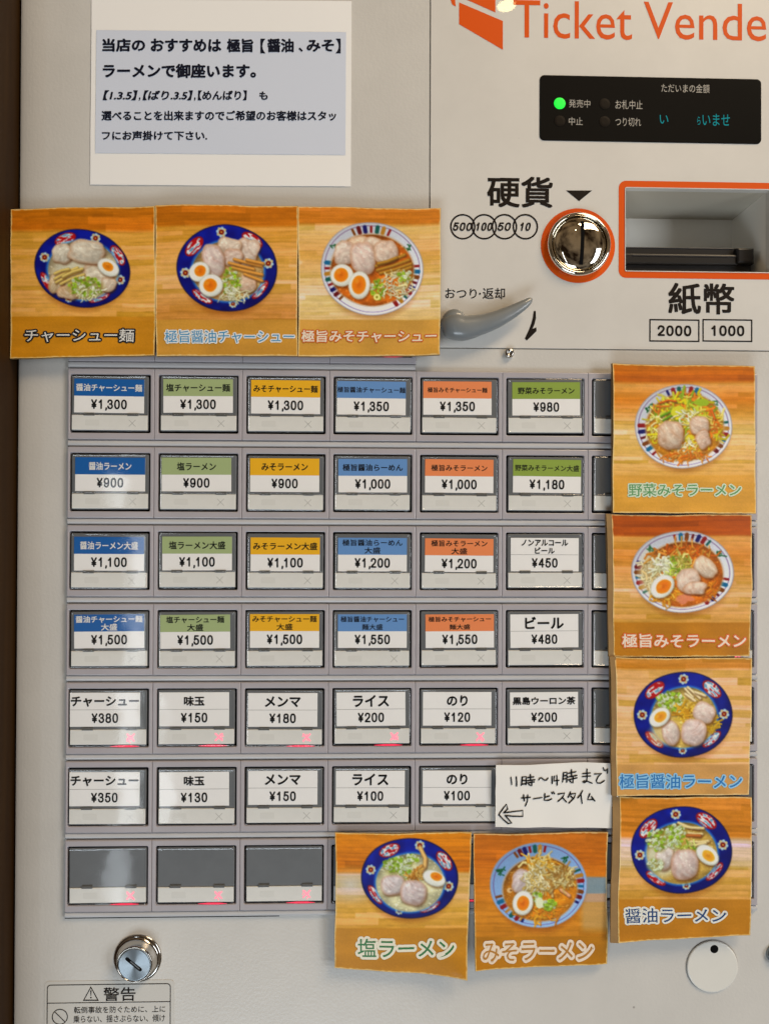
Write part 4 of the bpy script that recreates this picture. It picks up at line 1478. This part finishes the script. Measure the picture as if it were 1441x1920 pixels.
def food_g(p):
    p.wood([(0, (206, 130, 42)), (.28, (206, 128, 36)), (.31, (222, 190, 164)), (.48, (226, 190, 150)), (.52, (222, 170, 96)), (1, (190, 124, 34))], 60, 1180)
    p.blue_bowl((744, 482, 399, 347, 3), (748, 510, 278, 246), -8, (.80, .64, .32))
    p.fill(600, 540, 130, 150, (.84, .82, .72), soft=14, alpha=.85)
    p.pork(610, 540, 66, 100, 10, (.84, .80, .80), seed=5)
    for a in ((720, 265, 880, 320), (735, 290, 920, 315), (820, 420, 960, 415), (790, 450, 940, 430), (800, 350, 910, 360)):
        p.menma([(a[0], a[1]), ((a[0] + a[2]) / 2, (a[1] + a[3]) / 2 + 8), (a[2], a[3])], 22, (.90, .78, .56))
    p.menma([(790, 370), (895, 375)], 26, (.72, .42, .20))
    p.leeks(700, 340, 80, 56, 70, .35)
    p.leeks(560, 400, 90, 90, 60, .35)
    p.leeks(690, 420, 60, 50, 40, .5)
    p.leeks(540, 600, 60, 60, 22, .2)
    p.shreds(800, 460, 70, 24, 20, GRN, 14, 2.4)
    p.pork(772, 600, 104, 122, 0, (.84, .74, .74), .04, seed=1)
    p.egg(950, 525, 98, 70, 38, 8, 6, .55, (.95, .64, .20))
    p.band(872, (186, 122, 34))
def food_h(p):
    p.wood([(0, (222, 136, 20)), (.28, (212, 120, 12)), (.30, (222, 176, 120)), (.46, (226, 176, 110)), (.55, (226, 170, 80)), (1, (196, 130, 36))], 110, 1400)
    p.fill(230, 590, 150, 95, (.82, .82, .88), soft=40, alpha=.7)
    p.blue_bowl((780, 530, 455, 375, 6), (782, 572, 318, 272), 15, (.84, .80, .64))
    p.menma([(880, 250), (925, 350), (920, 420), (870, 490)], 42, (.88, .68, .42))
    p.menma([(890, 420), (820, 480), (790, 520)], 34, (.80, .58, .30))
    p.leeks(660, 400, 130, 70, 110, .55)
    p.leeks(740, 440, 60, 90, 60, .4)
    p.leeks(800, 350, 60, 40, 30, .5)
    p.shreds(830, 510, 60, 34, 36, [(.72, .48, .18), (.84, .66, .34)], 16, 2.6)
    p.pork(620, 590, 108, 96, -8, (.82, .78, .82), .06, seed=1)
    p.pork(812, 665, 122, 112, 8, (.82, .76, .80), .05, seed=2)
    p.egg(1008, 535, 112, 70, 22, 20, -16, .52, (.96, .52, .08))
    p.band(995, (190, 130, 40))
def food_i(p):
    p.wood([(0, (196, 112, 30)), (.2, (200, 110, 16)), (.6, (212, 136, 40)), (1, (180, 116, 24))], 105, 1370)
    s = p.sl(1100, 520, 1400, 1060)
    m = np.clip((p.X[s] - 1060) / 60, 0, 1) * np.clip((p.Y[s] - 515) / 20, 0, 1) * np.clip((1060 - p.Y[s]) / 80, 0, 1)
    c = np.where((p.Y[s] < 680)[..., None], np.array([.42, .62, .80]), np.array([.76, .62, .42]))
    c = np.where(((p.Y[s] > 680) & (p.Y[s] < 760))[..., None], np.array([.72, .64, .62]), c)
    p.over(s, m * .7, c)
    p.white_bowl((692, 595, 457, 400, 2), (705, 632, 345, 298), (.84, .52, .12), [(-126, -78, 11), (-26, 32, 10), (108, 166, 11)], (-155, -46), tint=(.62, .78, .96))
    p.pork(520, 550, 76, 112, 5, (.80, .74, .78), seed=1)
    p.menma([(620, 450), (660, 520)], 40, (.62, .38, .12))
    p.shreds(700, 400, 130, 60, 70, [(.90, .72, .30), (.86, .60, .2), (.95, .86, .6)], 24, 2.8)
    for _ in range(8):
        x, y = p.r.uniform(780, 1000), p.r.uniform(420, 720)
        p.menma([(x, y), (x + p.r.uniform(-60, 60), y + p.r.uniform(20, 120))], 24, (.86, .72, .46))
    p.menma([(900, 640), (980, 700)], 34, (.90, .64, .48))
    p.shreds(680, 560, 110, 130, 190, [(.93, .90, .78), (.88, .80, .6), (.80, .68, .4)], 18, 2.6)
    p.shreds(900, 530, 110, 110, 100, [(.88, .80, .58), (.80, .68, .4), (.70, .52, .26)], 20, 2.8)
    p.shreds(700, 850, 200, 60, 80, [(.92, .66, .2), (.9, .54, .12)], 22, 2.6)
    p.fill(420, 640, 26, 24, (.90, .72, .5))
    p.fill(432, 640, 10, 10, (.55, .35, .15))
    p.leeks(790, 780, 66, 46, 44, .7)
    p.leeks(680, 720, 40, 60, 24, .3)
    p.fill(700, 760, 36, 52, (.90, .92, .74))
    p.egg(545, 760, 96, 116, 8, 2, 2, .60, (.95, .50, .08))
    p.band(1075, (180, 118, 22), .85)

PGAIN = 0.95
def menu_card(label, corners, d, view, painter, seed, text, tbox, cols, th, bend, step=1.15, bold=(0.0, .06), gl=0.0):
    ox, oy, sc = view
    sh = Sheet(corners, d, bend)
    cen = sh.pos(.5, 1.0, -2)
    root = thing('menu_card', label, 'menu card', tuple(float(q) for q in cen), 'ramen photo cards stuck on the ticket machine')
    settle()
    w = corners[1][0] - corners[0][0]
    h = corners[3][1] - corners[0][1]
    nu, nv = int(w / step), int(h / step)
    u, v, P = sh.grid(nu, nv)
    pp = sh.pxy(u, v)
    p = Paint(pp[..., 0], pp[..., 1], ox, oy, sc, seed)
    painter(p)
    # worn, faded print: grain and paler rubbed borders
    im = p.im
    for _ in range(1):
        q = np.pad(im, ((1, 1), (1, 1), (0, 0)), 'edge')
        im = (q[1:-1, 1:-1] * 2 + q[:-2, 1:-1] + q[2:, 1:-1] + q[1:-1, :-2] + q[1:-1, 2:] + .5 * (q[:-2, :-2] + q[2:, 2:] + q[:-2, 2:] + q[2:, :-2])) / 8
    g = vnoise(p.X, p.Y, 1.6 * sc, 1.6 * sc, seed + 70) - .5
    im = im * (1 + .05 * g[..., None])
    e = np.minimum(np.minimum(u, 1 - u), np.minimum(v, 1 - v))
    en = vnoise(p.X, p.Y, 6 * sc, 6 * sc, seed + 71) * .010
    m = np.clip(1 - (e - en * .6) / .0065, 0, 1)[..., None]
    im = im * (1 - m * .75) + np.array([.93, .82, .62]) * m * .75
    lum = im.mean(-1, keepdims=True)
    im = lum + (im - lum) * 1.04
    im = .5 + (im - .5) * 1.14 + .012
    im = im * np.array([.975, 1.02, 1.05])
    rgb = np.minimum(lin(np.clip(im, 0, 1) * 255) * PGAIN, .9)
    me = grid_mesh('photo_print', P, rgb)
    o = link('photo_print', me, M_PRINT)
    me.shade_smooth()
    under(o, root)
    o = link('backing_board', board_mesh(sh, th, 18, .002, gl), M_BOARD)
    under(o, root)
    bx_ = (ox + tbox[0] / sc, oy + tbox[1] / sc, ox + tbox[2] / sc, oy + tbox[3] / sc)
    fillc, outc = cols
    g = Geo()
    g.text(text, bx_, 0, mi=0, bold=bold[1], mapping=sh.mapping(.35))
    vs, fs, bb = glyphs(text, bold[0], 0)
    e_ = bold[1]
    bb2 = (bb[0] - e_, bb[1] - e_, bb[2] + e_, bb[3] + e_)
    bb = (bb[0] - bold[0], bb[1] - bold[0], bb[2] + bold[0], bb[3] + bold[0])
    # the inner letters keep the same glyph scale as the outlined ones
    kx = (bx_[2] - bx_[0]) / (bb2[2] - bb2[0])
    ky = (bx_[3] - bx_[1]) / (bb2[3] - bb2[1])
    wi, hi = (bb[2] - bb[0]) * kx, (bb[3] - bb[1]) * ky
    mx_, my_ = (bx_[0] + bx_[2]) / 2, (bx_[1] + bx_[3]) / 2
    g.text(text, (mx_ - wi / 2, my_ - hi / 2, mx_ + wi / 2, my_ + hi / 2), 0, mi=1, bold=bold[0], mapping=sh.mapping(1.0))
    o = g.build('lettering', [mat('print_' + '_'.join(map(str, outc)), tuple(lin(outc)), .4), mat('print_' + '_'.join(map(str, fillc)), tuple(lin(fillc)), .4)])
    under(o, root)
    return root

def bend_fn(amp, seed, curls=()):
    r = np.random.default_rng(seed)
    ph = r.random(4) * 6.28
    def f(u, v):
        h = amp * (np.sin(3.1 * u + ph[0]) * np.cos(2.3 * v + ph[1]) + .45 * np.sin(7 * u + ph[2]) * np.sin(6 * v + ph[3]))
        for (cu, cv, rad, a) in curls:
            dd = np.hypot(u - cu, v - cv)
            h = h + a * np.clip(1 - dd / rad, 0, 1) ** 2
        return h
    return f
VA = (0, 370, 2.573)
menu_card('photo card of grey pork noodles in blue bowl, leftmost of the upper row', [(21, 392), (291, 386), (290, 666), (20, 672)], 24, VA, food_a, 1,
          'チャーシュー麺', (112, 628, 655, 705), ((226, 226, 222), (26, 28, 36)), 7, bend_fn(1.2, 1), bold=(.008, .11))
menu_card('photo card with two egg halves in blue bowl, middle of the upper row', [(291, 384), (558, 386), (557, 667), (293, 667)], 25, VA, food_b, 2,
          '極旨醤油チャーシュー', (790, 636, 1425, 708), ((80, 152, 200), (232, 236, 236)), 6, bend_fn(1.0, 2), bold=(.006, .10))
menu_card('photo card with two egg halves in white bowl, beside the grey lever', [(559, 388), (826, 391), (824, 666), (560, 668)], 24, (540, 370, 2.573), food_c, 3,
          '極旨みそチャーシュー', (60, 636, 722, 704), ((240, 226, 205), (214, 104, 40)), 7, bend_fn(1.2, 3, [(1, 1, .22, 5)]), bold=(.024, .10))
VD = (1100, 670, 4.226)
menu_card('photo card of vegetable miso ramen with green caption, topmost of the right column', [(1148, 682), (1414, 687), (1416, 963), (1149, 961)], 28, VD, food_d, 4,
          '野菜みそラーメン', (320, 990, 1225, 1112), ((96, 158, 100), (214, 232, 206)), 7, bend_fn(1.2, 4), bold=(.006, .11))
menu_card('photo card of ramen with one egg in white bowl, second in the right column', [(1146, 965), (1408, 966), (1404, 1230), (1152, 1232)], 26, (1100, 940, 4.226), food_e, 5,
          '極旨みそラーメン', (272, 1040, 1262, 1168), ((246, 226, 206), (226, 112, 44)), 6, bend_fn(2.2, 5, [(0, 1, .35, -4), (1, .5, .3, 4)]), bold=(.024, .10), gl=.035)
menu_card('photo card of three pork slices in blue bowl with bright blue caption', [(1153, 1233), (1409, 1235), (1403, 1490), (1156, 1492)], 27, (1100, 1220, 4.226), food_f, 6,
          '極旨醤油ラーメン', (245, 966, 1232, 1100), ((34, 120, 196), (150, 206, 240)), 6, bend_fn(2.0, 6, [(1, .4, .25, 4), (0, 0, .3, -4)]), bold=(.006, .10), gl=.035)
menu_card('soy ramen photo card with blue bowl and navy caption, below the other right cards', [(1163, 1496), (1408, 1495), (1406, 1754), (1157, 1765)], 26, (1100, 1480, 4.226), food_g, 7,
          '醤油ラーメン', (286, 926, 1112, 1070), ((24, 66, 122), (232, 234, 226)), 2.5, bend_fn(2.4, 7, [(0, 1, .4, 7), (0, 0, .3, -5)]), bold=(.006, .13), gl=.055)
menu_card('curling photo card of two round pork slices in blue bowl with green caption', [(629, 1562), (884, 1563), (873, 1829), (628, 1816)], 21, (610, 1540, 4.969), food_h, 8,
          '塩ラーメン', (280, 1068, 1222, 1286), ((44, 120, 60), (238, 234, 214)), 2, bend_fn(2.0, 8, [(1, 1, .42, 16)]), bold=(.006, .14))
menu_card('curling photo card of miso ramen in pale blue bowl with white outlined caption', [(887, 1564), (1138, 1561), (1138, 1810), (890, 1817)], 20, (870, 1540, 4.969), food_i, 9,
          'みそラーメン', (145, 1102, 1214, 1326), ((186, 128, 46), (240, 222, 200)), 2, bend_fn(1.8, 9, [(0, 1, .3, 6), (1, 1, .3, -5)]), bold=(.004, .14))

# ------------------------------------------------------------------ laminated notice
root = thing('paper_notice', 'laminated white notice with five printed lines on a pale blue panel', 'notice', V(*W(414, 347, 1), 1))
settle()
sh = Sheet([(172, -2), (659, 2), (657.5, 349.5), (169.5, 346)], 1.3, lambda u, v: .5 * np.sin(4 * u + 1) * np.sin(3 * v) + .25 * np.sin(9 * u) * np.sin(8 * v) + .3)
sh.wob = .25
o = link('laminate', board_mesh(sh, .3, 24), M_LAMIN)
o.data.shade_smooth()
o.data.set_sharp_from_angle(angle=math.radians(30))
under(o, root)
# printed inner panel on the same curved sheet
u0, v0 = sh.uv(181, 57)
u1, v1 = sh.uv(647.5, 290.5)
u, v = np.meshgrid(np.linspace(u0, u1, 40), np.linspace(v0, v1, 30))
me = grid_mesh('printed_panel', sh.pos(u, v, .25))
o = link('printed_panel', me, M_NOTEP)
me.shade_smooth()
under(o, root)
g = Geo()
mp_ = sh.mapping(.6)
for t, bxp, bo, shr in (('当店の', (192, 73, 272, 98), .042, 0), ('おすすめは', (282, 73, 414, 98), .042, 0), ('極旨', (424, 73, 474, 99), .042, 0),
                        ('【', (487, 73, 496.5, 101), .02, 0), ('醤油', (500, 73, 550, 99), .042, 0), ('、', (559, 90, 567, 98), .042, 0), ('みそ', (574, 75, 626, 98), .042, 0), ('】', (629, 73, 638.5, 101), .02, 0),
                        ('ラーメンで御座います。', (193, 120, 479, 147), .042, 0),
                        ('【1.3.5】', (193, 170, 258, 189), .036, .18), (',', (260, 183, 263, 190), .03, .18), ('【ばり.3.5】', (267, 170, 361, 189), .036, .18), (',', (363, 183, 366, 190), .03, .18),
                        ('【めんばり】', (370, 170, 462, 189), .036, .05), ('も', (485, 172, 501, 188), .036, 0),
                        ('選べることを出来ますのでご希望のお客様はスタッ', (191, 208, 630, 227), .034, 0),
                        ('フにお声掛けて下さい.', (192, 246, 388, 264), .034, 0)):
    g.text(t, bxp, 0, bold=bo, shear=shr, mapping=mp_)
o = g.build('lettering', mat('navy_black_print', (.006, .008, .020), .6, spec=.15))
under(o, root)

# ------------------------------------------------------------------ handwritten note
root = thing('handwritten_note', 'white paper note with black handwriting and a hand-drawn arrow', 'note', V(*W(1043, 1552, 20), 20))
settle()
shn = Sheet([(929, 1434), (1158, 1430), (1157, 1553), (928, 1551)], 19.0,
            lambda u, v: 1.2 * np.sin(7 * u + .5) * (1 - .5 * v) + .8 * np.sin(14 * u + 2) * np.cos(3 * v) + .6 * np.sin(5 * v + 1))
o = link('paper', board_mesh(shn, .8, 26), M_NOTE)
o.data.shade_smooth()
o.data.set_sharp_from_angle(angle=math.radians(30))
under(o, root)
g = Geo()
def hw(pts, w=13, close=False):
    # resample a pen stroke as a smooth line in the note's own surface
    P = [(900 + x / 5.146, 1400 + y / 5.146) for x, y in pts]
    n0 = len(g.v)
    ww = w / 5.146
    ws = [ww * rng.uniform(.85, 1.15) for _ in P]
    gg = Geo()
    gg.stroke(P, ws, 0)
    b = len(g.v)
    mpn = shn.mapping(.55)
    for (x, _, z) in gg.v:
        g.v.append(mpn(x / S, -z / S, 0))
    for f in gg.f:
        g.f.append(tuple(b + i for i in f))
        g.m.append(0)
for st_ in ([(292, 290), (297, 325), (300, 360)], [(345, 285), (347, 330), (348, 372)],
            [(402, 285), (398, 325), (393, 366)], [(402, 285), (440, 281), (439, 320), (437, 358)], [(402, 320), (437, 317)], [(396, 354), (437, 350)],
            [(452, 291), (512, 284)], [(481, 262), (481, 318)], [(446, 320), (522, 313)], [(450, 342), (516, 334)], [(494, 328), (493, 372), (478, 366)], [(462, 350), (470, 362)],
            [(560, 316), (570, 300), (584, 296), (600, 308), (616, 322), (634, 322), (650, 303)],
            [(690, 288), (692, 355)], [(712, 286), (709, 332), (758, 326)], [(738, 280), (741, 372)],
            [(803, 255), (800, 300), (792, 345)], [(803, 255), (838, 250), (836, 300), (834, 345)], [(803, 285), (834, 282)], [(800, 316), (834, 312)],
            [(850, 262), (924, 249)], [(882, 230), (882, 295)], [(845, 298), (932, 284)], [(850, 324), (934, 308)], [(897, 298), (895, 358), (880, 350)], [(862, 332), (872, 344)],
            [(990, 268), (1062, 258)], [(986, 296), (1064, 287)], [(1030, 224), (1030, 300), (1028, 340), (1004, 356), (988, 346), (1004, 336), (1040, 342), (1078, 357)],
            [(1102, 266), (1172, 258), (1135, 290), (1118, 330), (1128, 352), (1160, 350), (1196, 324)], [(1185, 200), (1194, 226)], [(1207, 228), (1226, 208), (1225, 250)],
            [(395, 490), (480, 484)], [(416, 460), (420, 516)], [(456, 460), (450, 520), (430, 566)], [(510, 500), (592, 491)],
            [(622, 455), (614, 520), (655, 519), (685, 506)], [(618, 490), (665, 478)], [(688, 440), (695, 456)], [(706, 440), (715, 456)],
            [(750, 460), (816, 450), (790, 495), (745, 530)], [(788, 490), (826, 536)],
            [(872, 440), (845, 492)], [(868, 462), (922, 455), (902, 500), (850, 546)], [(870, 480), (898, 508)],
            [(988, 430), (965, 470), (938, 497)], [(970, 468), (976, 552)], [(1056, 460), (1030, 518), (1086, 513)], [(1070, 486), (1098, 526)],
            [(180, 655), (215, 600), (248, 555), (262, 600), (226, 636)], [(226, 638), (320, 624), (406, 612), (409, 668), (320, 670), (238, 664)], [(238, 664), (270, 700), (300, 736), (265, 742), (220, 702), (180, 658)]):
    hw(st_)
o = g.build('lettering', M_INK)
under(o, root)
print('objects', len(bpy.data.objects), 'polys', sum(len(m.polygons) for m in bpy.data.meshes))
